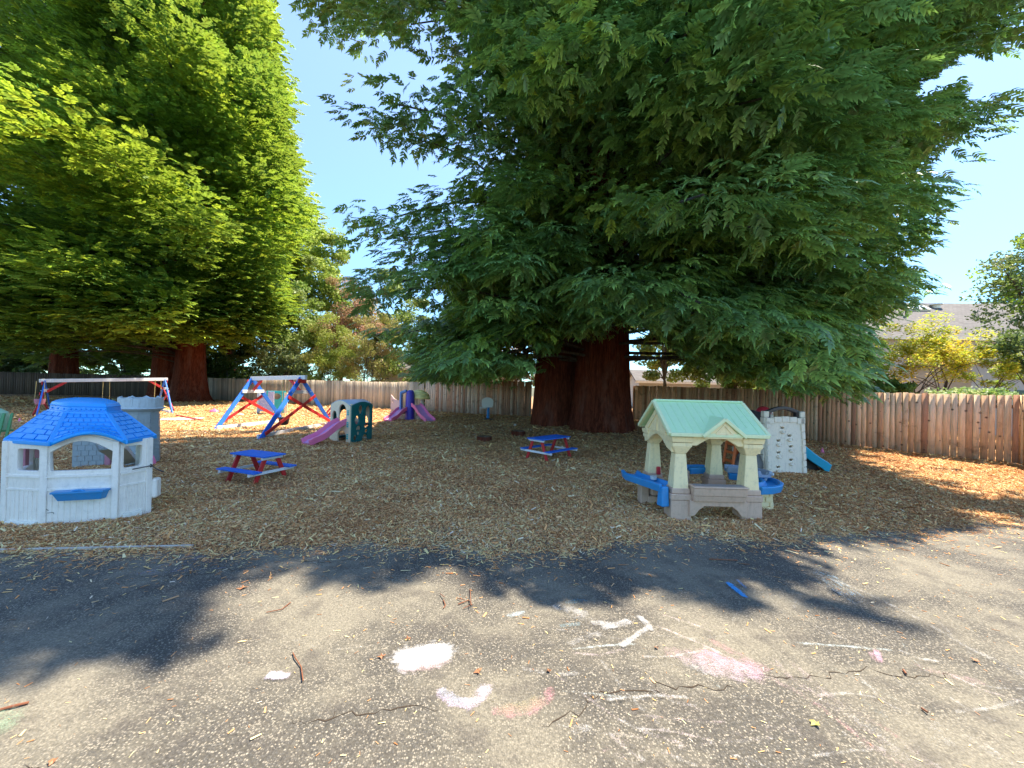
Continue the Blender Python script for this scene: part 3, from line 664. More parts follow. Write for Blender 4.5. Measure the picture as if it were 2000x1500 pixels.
fence('board_fence', 'reddish and pale cedar board fence left of the big trunk', fm, [1.85, 1.90, 1.96], .14, MIXF, FT, 2.4, 12)
fl = [GD(405, 30), GD(520, 28.0), GD(620, 26.2), GD(760, 24.1), GD(829, 23.05)]
fence('board_fence', 'weathered grey board fence behind the swing and slides', fl, [1.7, 1.7, 1.72, 1.72, 1.78], .14, GRY, FG, 2.4, 13)
fd = [Vector((-55, 26, 0)), Vector((-34, 31, 0)), GD(404, 30.2)]
fence('board_fence', 'board fence beneath the left redwood, shade put into its dark board colours', fd, [1.75, 1.75, 1.7], .15, [(.13, .09, .06), (.10, .07, .05)], FG, 2.4, 14)  # board colours darkened to put the tree's shade into them

# ================================================================== TREES
# ground that the photograph shows in sun (world polygons): crowns are kept from shading it
def wp(pts): return [(G(*p).x, G(*p).y) for p in pts]
LIT = [wp([(225, 798), (300, 797), (420, 792), (600, 790), (760, 795), (765, 815), (748, 826), (725, 845), (650, 856), (420, 864), (310, 869), (235, 880)]),
       wp([(1640, 866), (1700, 872), (2000, 905), (2030, 908), (2030, 988), (2000, 985), (1850, 968), (1730, 930), (1660, 905)]),
       wp([(1600, 1056), (1700, 1062), (1850, 1040), (2000, 1018), (2060, 1015), (2060, 2600), (1000, 2600), (-3000, 2600), (-900, 1700), (0, 1352), (200, 1290), (300, 1315), (400, 1260), (440, 1215), (340, 1190), (300, 1215), (215, 1240), (260, 1180), (420, 1160), (470, 1120), (520, 1105), (600, 1098), (598, 1140), (640, 1165),
           (740, 1130), (880, 1112), (960, 1140), (1050, 1175), (1200, 1185), (1330, 1152), (1430, 1182), (1560, 1172), (1700, 1230), (1815, 1246), (1760, 1190), (1640, 1135), (1590, 1090)]),
       wp([(525, 1075), (600, 1062), (640, 1066), (560, 1100)]), wp([(1800, 1000), (1900, 1000), (2000, 1010), (1850, 1015)])]
_shift = np.array([SUNV.x, SUNV.y]) / SUNV.z
def shade_ok(V, r, jit=.13):
    q = V[:, :2] - _shift * V[:, 2:3] + r.normal(0, jit, (len(V), 2)); bad = np.zeros(len(V), bool)
    for i, pl in enumerate(LIT): bad |= in_poly(q[:, 0], q[:, 1], pl) & ((r.random(len(V)) > .38) if i == 1 else True)
    bad |= (q[:, 1] < 1.9) & (q[:, 1] > -9) & (np.abs(q[:, 0]) < 7)
    return ~bad

def spray_template(seed, nt_=7, wid=.058, length=1.0, spread=.36, fold=.02):
    """a flat drooping spray: twiglets left and right of a stem along +x, z up; unit length"""
    r = np.random.default_rng(seed); V = []; T = []; Q = []; K = []
    def twig(b, d, L, w, tone):
        i = len(V); d = d / np.linalg.norm(d); s = np.cross([0, 0, 1.0], d); s /= np.linalg.norm(s); n_ = np.cross(d, s)
        dr = np.array([0, 0, -1.0])
        m = b + d * L * .5 + dr * L * .05; t = b + d * L + dr * L * .24
        for q, k in ((b - s * w * .35, .6), (b + s * w * .35, .6), (m + s * w * .5 + n_ * fold * L, .95), (m - s * w * .5 - n_ * fold * L, .98), (t, 1.9)): V.append(q); K.append(k * tone)
        Q.append((i, i + 1, i + 2, i + 3)); T.append((i + 3, i + 2, i + 4))
    for k in range(nt_):
        t = (k + .5) / nt_; p = np.array([t * length * .80, 0, -.16 * t * t])
        env = spread * (math.sin(math.pi * min(1, .22 + t * .80)) ** .8)
        for sd in (-1, 1):
            a = math.radians(r.uniform(38, 62)); L = env * r.uniform(.75, 1.15)
            twig(p + np.array([r.uniform(-.03, .03), 0, 0]), np.array([math.cos(a), sd * math.sin(a), r.uniform(-.12, .10)]), L, wid * r.uniform(.8, 1.25), r.uniform(.85, 1.1))
    twig(np.array([.55, 0, -.06]), np.array([1, r.uniform(-.1, .1), -.2]), .45, wid, 1.1)
    return np.array(V), np.array(Q), np.array(T), np.array(K)
def stamp(name, tmpls, pos, fwd, up, scale, col, mat, parent, off, r):
    """copies of the spray templates, baked into one crown mesh"""
    Vs, Qs, Ts, Cs, o = [], [], [], [], 0; pick = r.integers(0, len(tmpls), len(pos))
    fwd = fwd / np.linalg.norm(fwd, axis=1, keepdims=True); side = np.cross(up, fwd); side /= np.linalg.norm(side, axis=1, keepdims=True) + 1e-9; up2 = np.cross(fwd, side)
    for ti, (tv, tq, tt, tk) in enumerate(tmpls):
        k = np.where(pick == ti)[0]
        if not len(k): continue
        B = np.stack([fwd[k], side[k], up2[k]], 1) * scale[k][:, None, None]
        V = np.einsum('vj,njk->nvk', tv, B) + pos[k][:, None, :]; n_, m = V.shape[:2]
        base = (np.arange(n_) * m + o)[:, None, None]
        Vs.append(V.reshape(-1, 3)); Qs.append((tq[None] + base).reshape(-1, 4)); Ts.append((tt[None] + base).reshape(-1, 3))
        Cs.append((col[k][:, None, :] * tk[None, :, None]).reshape(-1, 3)); o += n_ * m
    return np_mesh(name, np.concatenate(Vs), [np.concatenate(Qs), np.concatenate(Ts)], np.concatenate(Cs), mat, parent, off)

def trunk_mesh(h, prof, flute, seed, lean=(0, 0), n=72, rings=46):
    r = np.random.default_rng(seed); ph = r.uniform(0, 6.28, 6); V = []
    for i in range(rings):
        z = h * (i / (rings - 1)) ** 1.35; R = np.interp(z, [p[0] for p in prof], [p[1] for p in prof]); fl = flute * (0.35 + .65 * math.exp(-z / 2.2))
        for k in range(n):
            a = 2 * math.pi * k / n; tw = .05 * z
            d = abs(math.sin(3.5 * (a + tw) + ph[0])) ** .7 * .5 + .28 * math.sin(5 * (a - tw) + ph[1]) + .18 * math.sin(11 * a + ph[2] + z * .5) + .10 * math.sin(23 * a + ph[3] + z * .9) + .05 * math.sin(47 * a + ph[4])
            q = R * (1 + fl * (d - .2)); V.append((q * math.cos(a) + lean[0] * z, q * math.sin(a) + lean[1] * z, z - .05))
    F_ = [(i * n + k, i * n + (k + 1) % n, (i + 1) * n + (k + 1) % n, (i + 1) * n + k) for i in range(rings - 1) for k in range(n)]
    mb = MB().add(V, F_); return mb

def redwood(name, label, base, H, R, zlow, boughs, tmpls, sc, dens, pal, mat, seed, trunk, S=None, droop=.45, rise=.2, shade=True, vis_top=None, cat='tree', rc=.8, fwdz=-.45, flat=.5, limb_r=.10, zpow=1.0, bright=.12, lv=(.74, 1.08), padk=1.75, extra=(), jit=9):
    """boughs carry pads of foliage; dens = sprays per pad; rc = pad radius; fwdz = droop of the sprays"""
    r = np.random.default_rng(seed); T = Thing(name, label, cat, (base[0], base[1], 0)); P_, Fw, Up, Sc, Co = [], [], [], [], []; limbs = MB(); nl = 0
    zs = zlow + (H - zlow) * (np.arange(boughs) + r.random(boughs)) ** zpow / boughs ** zpow
    todo = [(z0, i * 2.39996 + r.normal(0, .25), None) for i, z0 in enumerate(zs)]
    for n_x, z_a, z_b, a_c, a_w, l_a, l_b in extra: todo += [(r.uniform(z_a, z_b), a_c + r.uniform(-a_w, a_w), r.uniform(l_a, l_b)) for _ in range(n_x)]
    for i, (z0, az, LX) in enumerate(todo):
        L = LX or R(z0, az) * r.uniform(*lv)
        if L < .6: continue
        d = np.array([math.cos(az), math.sin(az), 0]); sd = np.array([-d[1], d[0], 0]); ri = rise * r.uniform(.4, 1.4); dr = droop * r.uniform(.6, 1.3); b0 = np.array([base[0], base[1], z0])
        def bp(t, L=L): t = np.asarray(t)[..., None]; return b0 + d * L * t + np.array([0, 0, 1.]) * L * (ri * t - dr * t * t)
        if S is not None:                            # the bough ends where the crown's outline ends
            tt = np.linspace(0, 1.05, 43); q = bp(tt); x, y, f = project(q); ins = in_poly(x, y, S) | (f < .5); w = np.where(ins)[0]
            if not len(w): continue
            if w[-1] < 42: L0 = L; tm = tt[w[-1]] - r.uniform(.0, .10); 
            else: L0 = L; tm = 1.0
            if tm < .12: continue
        else: tm = 1.0
        if shade:
            tt = np.linspace(.15, tm, 30); okk = shade_ok(bp(tt), r, .02); w = np.where(~okk)[0]
            if len(w): tm = tt[w[0]] - .05 if np.mean(~okk) > .5 or w[0] > 12 else tm * (0.0 if z0 > (vis_top or 99) else 1.0)
            if tm < .14: continue
        high = vis_top is not None and z0 > vis_top; s_loc = sc * (1.8 if high else 1.0); rr = rc * (1.5 if high else 1.0)
        nc = max(2, int(L * tm * (1.0 if high else padk) / rr)); tc = tm * (1 - .70 * (np.arange(nc) + r.random(nc) * .8) / nc) ; lat0 = (L * .26 * np.clip(1.1 - tc, 0, 1) + .10) * r.normal(0, 1, nc)
        cen = bp(tc) + sd * lat0[:, None]; cen[:, 2] += -.18 * np.abs(lat0) + r.normal(0, .18, nc) * rr
        rcs = rr * r.uniform(.65, 1.2, nc); m = int(dens * (.38 if high else 1.0)); n_ = nc * m; k = np.repeat(np.arange(nc), m)
        v = r.normal(size=(n_, 3)); v[:, 2] = np.abs(v[:, 2]) * .9 - .15; v += d * .5; v /= np.linalg.norm(v, axis=1, keepdims=True)
        u0 = r.random((n_, 1)) ** .45; p = cen[k] + v * u0 * rcs[k][:, None] * np.array([1, 1, flat])
        f = v * np.array([1, 1, .25]) + d * .45 + r.normal(0, .16, v.shape); f[:, 2] += fwdz * r.uniform(.5, 1.5, n_)
        u = v * .55 + np.array([0, 0, .8]) + r.normal(0, .18, v.shape)
        tone = r.uniform(.78, 1.2) * np.repeat(r.uniform(.82, 1.2, nc), m) * r.uniform(.85, 1.15, n_)
        ci = (np.repeat(r.integers(0, len(pal), nc), m) + (r.random(n_) < .25)) % len(pal); c = np.array(pal)[ci] * tone[:, None]
        if r.random() < bright: c = c * np.array([1.4, 1.2, .8])
        P_.append(p); Fw.append(f); Up.append(u); Sc.append(s_loc * r.uniform(.7, 1.25, n_)); Co.append(c)
        if not high and L > 2 and nl < 260:
            nl += 1; ts = np.linspace(0, .86 * tm, 9); q = bp(ts); q[:, 2] += .03 * np.sin(ts * 20 + i); q += sd * (.05 * L * np.sin(ts * 5 + i) * .3)[:, None]
            limbs.tube([Vector(w_) for w_ in q], list(np.interp(ts, [0, 1], [limb_r * (.5 + .05 * L), .012])), 5)
    P_, Fw, Up, Sc, Co = (np.concatenate(a) for a in (P_, Fw, Up, Sc, Co))
    P_[:, 2] = np.maximum(P_[:, 2], .7); Fn = Fw / np.linalg.norm(Fw, axis=1, keepdims=True); mid = P_ + Fn * (Sc * .6)[:, None]
    keep = np.ones(len(P_), bool)
    if shade: keep &= shade_ok(mid, r) & shade_ok(P_, r)
    if S is not None:
        x, y, f = project(mid); j = r.normal(0, jit, (2, len(P_))); keep &= in_poly(x + j[0], y + j[1], S) | (f < .5)
        keep &= np.linalg.norm(P_ - np.array(CAMP), axis=1) > 4.5
    stamp('crown', tmpls, P_[keep], Fw[keep], Up[keep], Sc[keep], Co[keep], mat, T.o, T.loc, r)
    if nl: T.w('limbs', limbs, GREYBARK)
    for (h, prof, fl, off, lean) in trunk:
        mb = trunk_mesh(h, prof, fl, seed + int(off[0] * 10), lean); mb.v = [(x + off[0], y + off[1], z) for x, y, z in mb.v]; T.l('trunk', mb, REDBARK, smooth=60)
    return T
TM = [spray_template(s, nt_=6, wid=.10, spread=.34) for s in range(6)]
TMF = [spray_template(s + 20, nt_=4, wid=.17, spread=.42) for s in range(5)]

S_MAIN = [(500, -2500), (540, -300), (566, 0), (598, 55), (612, 110), (596, 150), (640, 195), (655, 240), (700, 272), (694, 300), (662, 330), (668, 380), (645, 470), (650, 540), (676, 575), (700, 590), (660, 612), (705, 660), (735, 690), (790, 735), (830, 745), (860, 750), (930, 752), (1030, 744),
          (1040, 705), (1000, 705), (968, 690), (968, 668), (1030, 655), (1060, 690), (1085, 688), (1090, 655), (1130, 652), (1158, 664), (1200, 636), (1262, 628), (1285, 652), (1310, 668), (1330, 690), (1350, 712), (1400, 735), (1440, 742), (1500, 750), (1560, 765), (1600, 778), (1640, 786), (1695, 778),
          (1722, 764), (1700, 745), (1742, 690), (1705, 655), (1745, 625), (1790, 600), (1840, 572), (1862, 556), (1800, 548), (1795, 500), (1840, 480), (1860, 420), (1900, 400), (1930, 340), (1850, 352), (1800, 330), (1850, 300), (1830, 270), (1900, 310), (1930, 300), (1880, 262), (1960, 262), (1992, 235), (2010, 170), (1960, 178), (1900, 205),
          (1870, 165), (1800, 208), (1770, 190), (1800, 150), (1850, 120), (1900, 90), (1960, 105), (2030, 110), (2100, 60), (2900, -300), (2900, -2500)]
GREENS = [(.185, .325, .090), (.135, .255, .080), (.235, .375, .095), (.175, .315, .115), (.275, .400, .080)]
def R_main(z, az):
    w = np.interp(z, [2, 4, 9, 18, 28, 37, 40], [6.8, 8.4, 9.4, 8.6, 6.6, 2.5, .3]); return w * (1 + .10 * math.sin(az * 2 + z * .3)) * (1 + .62 * max(0, math.cos(az + .25)) * min(1, z / 6))
redwood('redwood_tree', 'huge redwood with fluted red trunk, green drooping boughs, at right centre of yard', (3.15, 14.6), 40, R_main, 2.5, 560, TM, .46, 21, GREENS, FOL_RED, 101,
        [(38, [(0, 1.28), (.25, 1.18), (.8, 1.08), (1.8, 1.0), (3.5, .94), (8, .8), (20, .5), (38, .08)], .17, (.25, 0), (0.004, 0))], S_MAIN, .42, .22, True, vis_top=18, zpow=1.2, rc=.85, flat=.42, lv=(.55, 1.12), limb_r=.07, extra=[(70, 8, 16, -.35, .5, 10, 15.5), (36, 2.4, 5.5, -.5, .5, 7, 11)])
def R_b(z, az):
    w = np.interp(z, [2, 4, 9, 18, 27, 36, 39], [6.6, 7.6, 8.4, 8.6, 7.4, 3.5, .3]); return w * (1 + .10 * math.sin(az * 3 + z * .4)) * (1 + .50 * max(0, -math.cos(az)) * min(1, z / 3))
redwood('redwood_tree', 'second redwood behind, dark trunk in deep shade left of the big trunk', (.6, 17.2), 39, R_b, 2.4, 560, TM, .48, 18, GREENS, FOL_RED, 202,
        [(37, [(0, 1.04), (.25, .98), (.8, .93), (1.8, .88), (3.5, .82), (8, .6), (20, .42), (37, .07)], .15, (1.22, -1.3), (0.0, 0))], S_MAIN, .42, .22, True, vis_top=19, zpow=1.15, rc=.9, flat=.42, lv=(.6, 1.12), limb_r=.07, extra=[(90, 6, 17, 3.3, .55, 8, 12.5), (60, 2.6, 8, 3.4, .6, 7, 10.5)])
# left redwood
S_LEFT = [(-2600, -2500), (420, -2500), (486, -300), (508, 0), (532, 40), (545, 100), (552, 150), (575, 200), (562, 250), (588, 290), (592, 340), (575, 370), (612, 400), (626, 425), (580, 450), (612, 480), (560, 510), (545, 560), (585, 590), (560, 612), (520, 625), (512, 650), (470, 664), (420, 668), (390, 655), (330, 664), (285, 660), (250, 655), (215, 668), (190, 655),
          (120, 668), (70, 700), (30, 690), (-100, 705), (-2600, 760)]
YG = [(.150, .290, .045), (.105, .220, .045), (.200, .340, .045), (.080, .185, .050), (.270, .390, .050)]
def R_l(z, az):
    w = np.interp(z, [2, 5, 10, 18, 28, 38, 47], [8.5, 9.8, 10.6, 9.3, 7.0, 3.8, .3]); return w * (1 + .10 * math.sin(az * 3 + z * .5))
redwood('redwood_tree', 'tall dense redwood at left with bright yellow-green sunlit clumps and twin trunks', (-23.4, 27.2), 47, R_l, 2.4, 320, TMF, .60, 84, YG, FOL_YEL, 303,
        [(44, [(0, 1.25), (.4, 1.0), (2, .85), (6, .7), (20, .5), (44, .08)], .2, (-.95, 0), (0.0, 0)), (40, [(0, 1.35), (.4, 1.05), (2, .85), (6, .7), (20, .5), (40, .08)], .2, (1.05, -.5), (0.004, 0))], S_LEFT, .30, .30, True, vis_top=30, limb_r=.06, zpow=1.15, rc=2.15, fwdz=.05, flat=.85, bright=.3, lv=(.55, 1.16), padk=1.35, jit=16, extra=[(70, 2.6, 6.0, -.86, 1.4, 8.5, 11.5)])
def R_l2(z, az):
    w = np.interp(z, [2, 5, 10, 18, 26, 36, 42], [7, 8, 8.5, 7.5, 5.5, 2.5, .3]); return w * (1 + .10 * math.sin(az * 3 + z * .5))
redwood('redwood_tree', 'darker redwood mostly cut off by the left edge', (-38.5, 33), 42, R_l2, 3.2, 220, TMF, 1.1, 12, [(.13, .22, .045), (.16, .25, .05)], FOL_YEL, 404,
        [(40, [(0, 1.2), (.4, 1.0), (2, .85), (6, .7), (20, .5), (40, .08)], .2, (0, 0), (0.0, 0))], None, .30, .30, True, vis_top=30, limb_r=.06, rc=1.4, fwdz=.1, flat=.75)
S_L3 = [(300, -900), (430, -400), (500, -60), (528, 60), (552, 150), (575, 215), (566, 250), (590, 285), (586, 330), (618, 372), (625, 410), (632, 440), (650, 480), (655, 520), (600, 570), (560, 640), (480, 660), (200, 660)]
redwood('redwood_tree', 'brightly lit redwood behind the left one, its slope meeting the blue sky gap', (-30.5, 41), 45, lambda z, az: np.interp(z, [2, 6, 14, 24, 34, 45], [9.0, 10, 9.4, 7.5, 4.6, .3]), 5, 300, TMF, 1.1, 12, [(.28, .38, .045), (.23, .34, .045), (.33, .41, .05)], FOL_YEL, 505,
        [(42, [(0, 1.1), (2, .85), (6, .7), (20, .5), (42, .08)], .15, (0, 0), (0.0, 0))], S_L3, .30, .30, False, jit=18, vis_top=40, limb_r=.06, rc=1.4, fwdz=.1, flat=.75)

# ---- broadleaf trees and shrubs: lumps of leaves round a branching skeleton
def leafy(name, label, base, cz, rad, n, ls, pal, mat, seed, lumps=40, trunk_h=None, tr=.08, cat='tree', group=None, stems=3, asp=.55, S=None, barkm=None, flat=.25, sheen=.5, lumpr=.20):
    r = np.random.default_rng(seed); T = Thing(name, label, cat, (base[0], base[1], 0), group=group); c0 = np.array([base[0], base[1], cz]); rad = np.array(rad)
    q = r.normal(size=(lumps, 3)); q /= np.linalg.norm(q, axis=1, keepdims=True); q *= (r.random((lumps, 1)) ** .45); LC = c0 + q * rad
    k = r.integers(0, lumps, n); s = min(rad) * lumpr * (1 + r.random(lumps))[k]
    g_ = r.normal(size=(n, 3)); g_ /= np.linalg.norm(g_, axis=1, keepdims=True); g_ *= (r.random((n, 1)) ** .4)
    p = LC[k] + g_ * s[:, None] * np.array([1.25, 1.25, .8]); p[:, 2] = np.maximum(p[:, 2], .12)
    if S is not None:
        x, y, f = project(p); kk = in_poly(x, y, S); p = p[kk]; k = k[kk]; n = len(p)
    nm = r.normal(0, .7, (n, 3)) + np.array([0, 0, flat * 2]); nm /= np.linalg.norm(nm, axis=1, keepdims=True)
    a = np.cross(nm, r.normal(size=(n, 3))); a /= np.linalg.norm(a, axis=1, keepdims=True); b = np.cross(nm, a); L = ls * r.uniform(.6, 1.35, n)[:, None]
    V = np.stack([p - a * L, p + b * L * asp - nm * L * .1, p + a * L, p - b * L * asp - nm * L * .1], 1).reshape(-1, 3)
    C = np.array(pal)[(r.integers(0, len(pal), lumps)[k] + (r.random(n) < .3)) % len(pal)] * (r.uniform(.8, 1.2, lumps)[k] * r.uniform(.75, 1.25, n))[:, None]
    np_mesh('crown', V, [np.arange(n * 4).reshape(-1, 4)], np.repeat(C, 4, 0), mat, T.o, T.loc)
    mb = MB(); th = trunk_h or cz
    for i in range(stems):
        a0 = r.uniform(0, 6.28); st = Vector((base[0] + .15 * math.cos(a0) * stems / 2, base[1] + .15 * math.sin(a0) * stems / 2, -.05)); top = Vector((base[0] + rad[0] * .25 * math.cos(a0), base[1] + rad[1] * .25 * math.sin(a0), th))
        mid = st.lerp(top, .5) + Vector((r.normal(0, .08), r.normal(0, .08), 0)) * th * .4; mb.tube([st, mid, top], [tr, tr * .75, tr * .5], 8)
        for j in range(max(3, 14 // stems)):
            e = Vector(LC[r.integers(0, lumps)]); s0 = mid.lerp(top, r.uniform(0, 1)); m2 = s0.lerp(e, .5) + Vector((0, 0, .1 * (e - s0).length)); mb.tube([s0, m2, e], [tr * .45, tr * .28, tr * .08], 5)
    T.w('trunk', mb, barkm or GREYBARK); return T
def at(px, depth): g_ = GD(px, depth); return (g_.x, g_.y)
SH = 'garden shrubs and trees beyond the board fence'
GB = [(0.217, 0.304, 0.072), (0.275, 0.362, 0.102), (0.174, 0.275, 0.058), (0.334, 0.406, 0.145)]
leafy('garden_shrub', 'pale green broadleaf shrub beside the left redwood, above the swing', at(562, 33), 6.6, (3.2, 2.4, 6.2), 20000, .13, GB, FOL_BROAD, 1, 60, group=SH)
leafy('garden_shrub', 'silvery-leaved shrub low beside the swing beam', at(545, 30.5), 2.6, (2.3, 1.8, 2.4), 9000, .11, [(0.290, 0.348, 0.174), (0.377, 0.435, 0.246), (0.203, 0.275, 0.116)], FOL_BROAD, 2, 40, group=SH)
leafy('garden_shrub', 'tall yellow-green tree between the two redwoods', at(618, 40), 9.8, (3.9, 3, 8.2), 20000, .17, [(0.348, 0.435, 0.087), (0.435, 0.522, 0.116), (0.275, 0.377, 0.072)], FOL_BROAD, 3, 60, group=SH)
leafy('garden_shrub', 'pinkish-brown flowering tree between the two redwoods', at(672, 32), 6.6, (3.0, 2, 3.9), 17000, .08, [(0.493, 0.290, 0.189), (0.609, 0.392, 0.275), (0.406, 0.232, 0.145), (0.435, 0.377, 0.145)], FOL_DRY, 4, 50, trunk_h=5, stems=5, tr=.07, group=SH)
leafy('garden_shrub', 'wispy bamboo-like yellow-green shrub behind the grey fence', at(650, 28.5), 3.5, (2.4, 1.5, 3.5), 15000, .10, [(0.362, 0.420, 0.087), (0.261, 0.348, 0.058), (0.435, 0.435, 0.145)], FOL_BROAD, 5, 60, stems=7, tr=.035, asp=.25, group=SH)
leafy('garden_shrub', 'straw-coloured thin-branched shrub left of the hanging boughs', at(728, 27.5), 3.7, (2.3, 1.4, 3.7), 14000, .085, [(0.435, 0.377, 0.145), (0.348, 0.362, 0.102), (0.493, 0.377, 0.203)], FOL_BROAD, 6, 50, stems=8, tr=.03, asp=.3, group=SH)
leafy('garden_shrub', 'bright leafy shrub showing through under the left redwood', at(243, 37), 3.6, (1.7, 1.6, 3.2), 7000, .12, [(0.377, 0.435, 0.174), (0.493, 0.522, 0.290), (0.261, 0.348, 0.102)], FOL_BROAD, 7, 40, group=SH)
leafy('garden_shrub', 'added shrub coloured dark for the deep shade at the far left under the redwoods', at(60, 40), 3.4, (6.5, 3, 5.2), 22000, .18, [(0.043, 0.087, 0.029), (0.072, 0.116, 0.043)], FOL_BROAD, 8, 60, group=SH)  # added; near-black leaf colours stand in for deep shade under the crowns
leafy('garden_shrub', 'added filler shrub with shade-dark leaf colour behind the twin trunks', at(330, 41), 3.4, (8.5, 2.5, 5.2), 24000, .18, [(0.036, 0.072, 0.026), (0.058, 0.094, 0.029)], FOL_BROAD, 9, 60, group=SH)  # backdrop put in, leaves coloured dark as the shade beneath the canopy
leafy('garden_shrub', 'added shrub with shade put into its leaf colour, right of the twin trunks', at(455, 36), 3.4, (3.8, 2.2, 4.8), 16000, .14, [(0.051, 0.102, 0.029), (0.072, 0.131, 0.043)], FOL_BROAD, 10, 60, group=SH)  # shrub added; canopy shade is painted into the dark leaf colours
leafy('garden_tree', 'sunlit pale green tree seen right of the big trunk, above the fence', at(1300, 27), 5.0, (2.6, 2, 4.6), 13000, .12, [(0.319, 0.406, 0.116), (0.406, 0.478, 0.189), (0.232, 0.348, 0.072)], FOL_BROAD, 11, 40, stems=2, tr=.12, trunk_h=4, group=SH)
leafy('garden_tree', 'green tree filling the gap under the right boughs', at(1420, 26), 3.6, (2.6, 2, 3.2), 11000, .12, [(0.145, 0.246, 0.058), (0.217, 0.319, 0.087), (0.116, 0.189, 0.043)], FOL_BROAD, 12, 50, group=SH)
leafy('garden_shrub', 'mid-green hedge shrub behind the fence under the boughs', at(1560, 21), 2.5, (2.8, 1.4, 2.0), 10000, .10, [(0.174, 0.290, 0.072), (0.261, 0.362, 0.102)], FOL_BROAD, 13, 50, group=SH)
leafy('garden_shrub', 'yellow-green bush left of the orange maple', at(1672, 16.5), 2.1, (1.3, 1.1, 1.3), 7000, .075, [(0.290, 0.406, 0.072), (0.377, 0.464, 0.131), (0.174, 0.290, 0.058)], FOL_BROAD, 14, 40, group=SH)
leafy('garden_shrub', 'low dark shrub at the foot of the orange maple', at(1742, 15.5), 1.75, (0.620, 0.620, 0.620), 4500, .06, [(0.116, 0.217, 0.058), (0.203, 0.319, 0.087)], FOL_BROAD, 15, 30, group=SH)
leafy('maple_tree', 'small orange and yellow maple with thin dark branches behind the right fence', at(1815, 15.2), 3.45, (2.2, 1.6, 1.45), 13000, .060, [(0.620, 0.377, 0.043), (0.609, 0.522, 0.043), (0.377, 0.493, 0.043), (0.620, 0.493, 0.058), (0.435, 0.522, 0.058)], FOL_MAPLE, 16, 60, stems=3, tr=.045, trunk_h=2.3, flat=.9, asp=.4, lumpr=.16)
leafy('maple_tree', 'yellow-green maple branch spray beside the house wall at right', at(1945, 14.4), 2.75, (1.5, 1.2, .75), 5500, .055, [(0.609, 0.522, 0.043), (0.348, 0.493, 0.043), (0.435, 0.551, 0.072)], FOL_BROAD, 17, 34, stems=2, tr=.035, trunk_h=2.0, flat=.9, asp=.4, lumpr=.18)
leafy('vine_plant', 'leafy vine along the top of the right fence', at(1905, 11.6), 1.78, (1.7, .35, .14), 2200, .045, [(0.290, 0.435, 0.145), (0.493, 0.580, 0.348), (0.203, 0.348, 0.087)], FOL_BROAD, 18, 26, stems=1, tr=.02, cat='plant', lumpr=.9)
leafy('street_tree', 'grey-green leafy tree at the right edge with thin outer twigs', at(2055, 17.5), 6.7, (3.0, 2.5, 3.0), 11000, .085, [(0.145, 0.217, 0.072), (0.203, 0.275, 0.102), (0.348, 0.493, 0.043), (0.131, 0.174, 0.087)], FOL_BROAD, 19, 90, stems=2, tr=.10, trunk_h=5, lumpr=.15)
leafy('street_tree', 'dark leafy branches hanging at the right edge above the pale wall', at(2010, 13.8), 3.5, (1.05, 1, .9), 3000, .065, [(0.087, 0.145, 0.072), (0.145, 0.217, 0.087)], FOL_BROAD, 20, 26, stems=1, tr=.05, trunk_h=3, lumpr=.22)
leafy('garden_shrub', 'olive shrub behind the reddish fence, left of the big trunk', at(1000, 27), 2.7, (2.6, 1.4, 2.6), 9000, .09, [(0.406, 0.319, 0.203), (0.319, 0.304, 0.131), (0.493, 0.392, 0.261)], FOL_DRY, 21, 50, stems=6, tr=.04, group=SH)
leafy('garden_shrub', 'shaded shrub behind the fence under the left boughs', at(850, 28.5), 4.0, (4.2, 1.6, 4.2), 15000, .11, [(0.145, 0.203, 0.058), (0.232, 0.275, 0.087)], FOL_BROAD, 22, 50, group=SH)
leafy('garden_shrub', 'added dark backdrop shrub for the deep shade behind the fence, seen between the two big trunks', at(1110, 27), 4.6, (3.4, 1.8, 4.8), 16000, .13, [(0.043, 0.087, 0.029), (0.072, 0.116, 0.043)], FOL_BROAD, 23, 50, group=SH)  # added backdrop: dark leaves paint the deep shade between the trunks
leafy('garden_tree', 'tall green tree behind the pinkish tree, half hidden by the boughs', at(745, 36), 6.0, (4.0, 2.4, 6.0), 20000, .14, [(.26, .34, .09), (.20, .29, .07), (.32, .38, .13)], FOL_BROAD, 24, 60, group=SH)
def conifer(label, px, depth, H, R, seed):
    x, y = at(px, depth)
    redwood('conifer_tree', label, (x, y), H, lambda z, az: R * (1 - z / H) ** .8 + .2, 1.0, 110, TMF, 1.3, 6, [(.06, .11, .05), (.08, .13, .06)], FOL_RED, seed, [(H * .95, [(0, .3), (H, .05)], .1, (0, 0), (0, 0))], None, .3, .15, False, limb_r=.03, rc=1.0)
conifer('small distant conifer tip just left of the roof ridge end', 1862, 75, 18.6, 3.0, 61)
conifer('distant dark conifer above the roof by the right tree', 1925, 70, 20.0, 6.5, 62)
conifer('distant conifer hidden partly by the right edge tree', 1975, 66, 22.0, 6.0, 63)

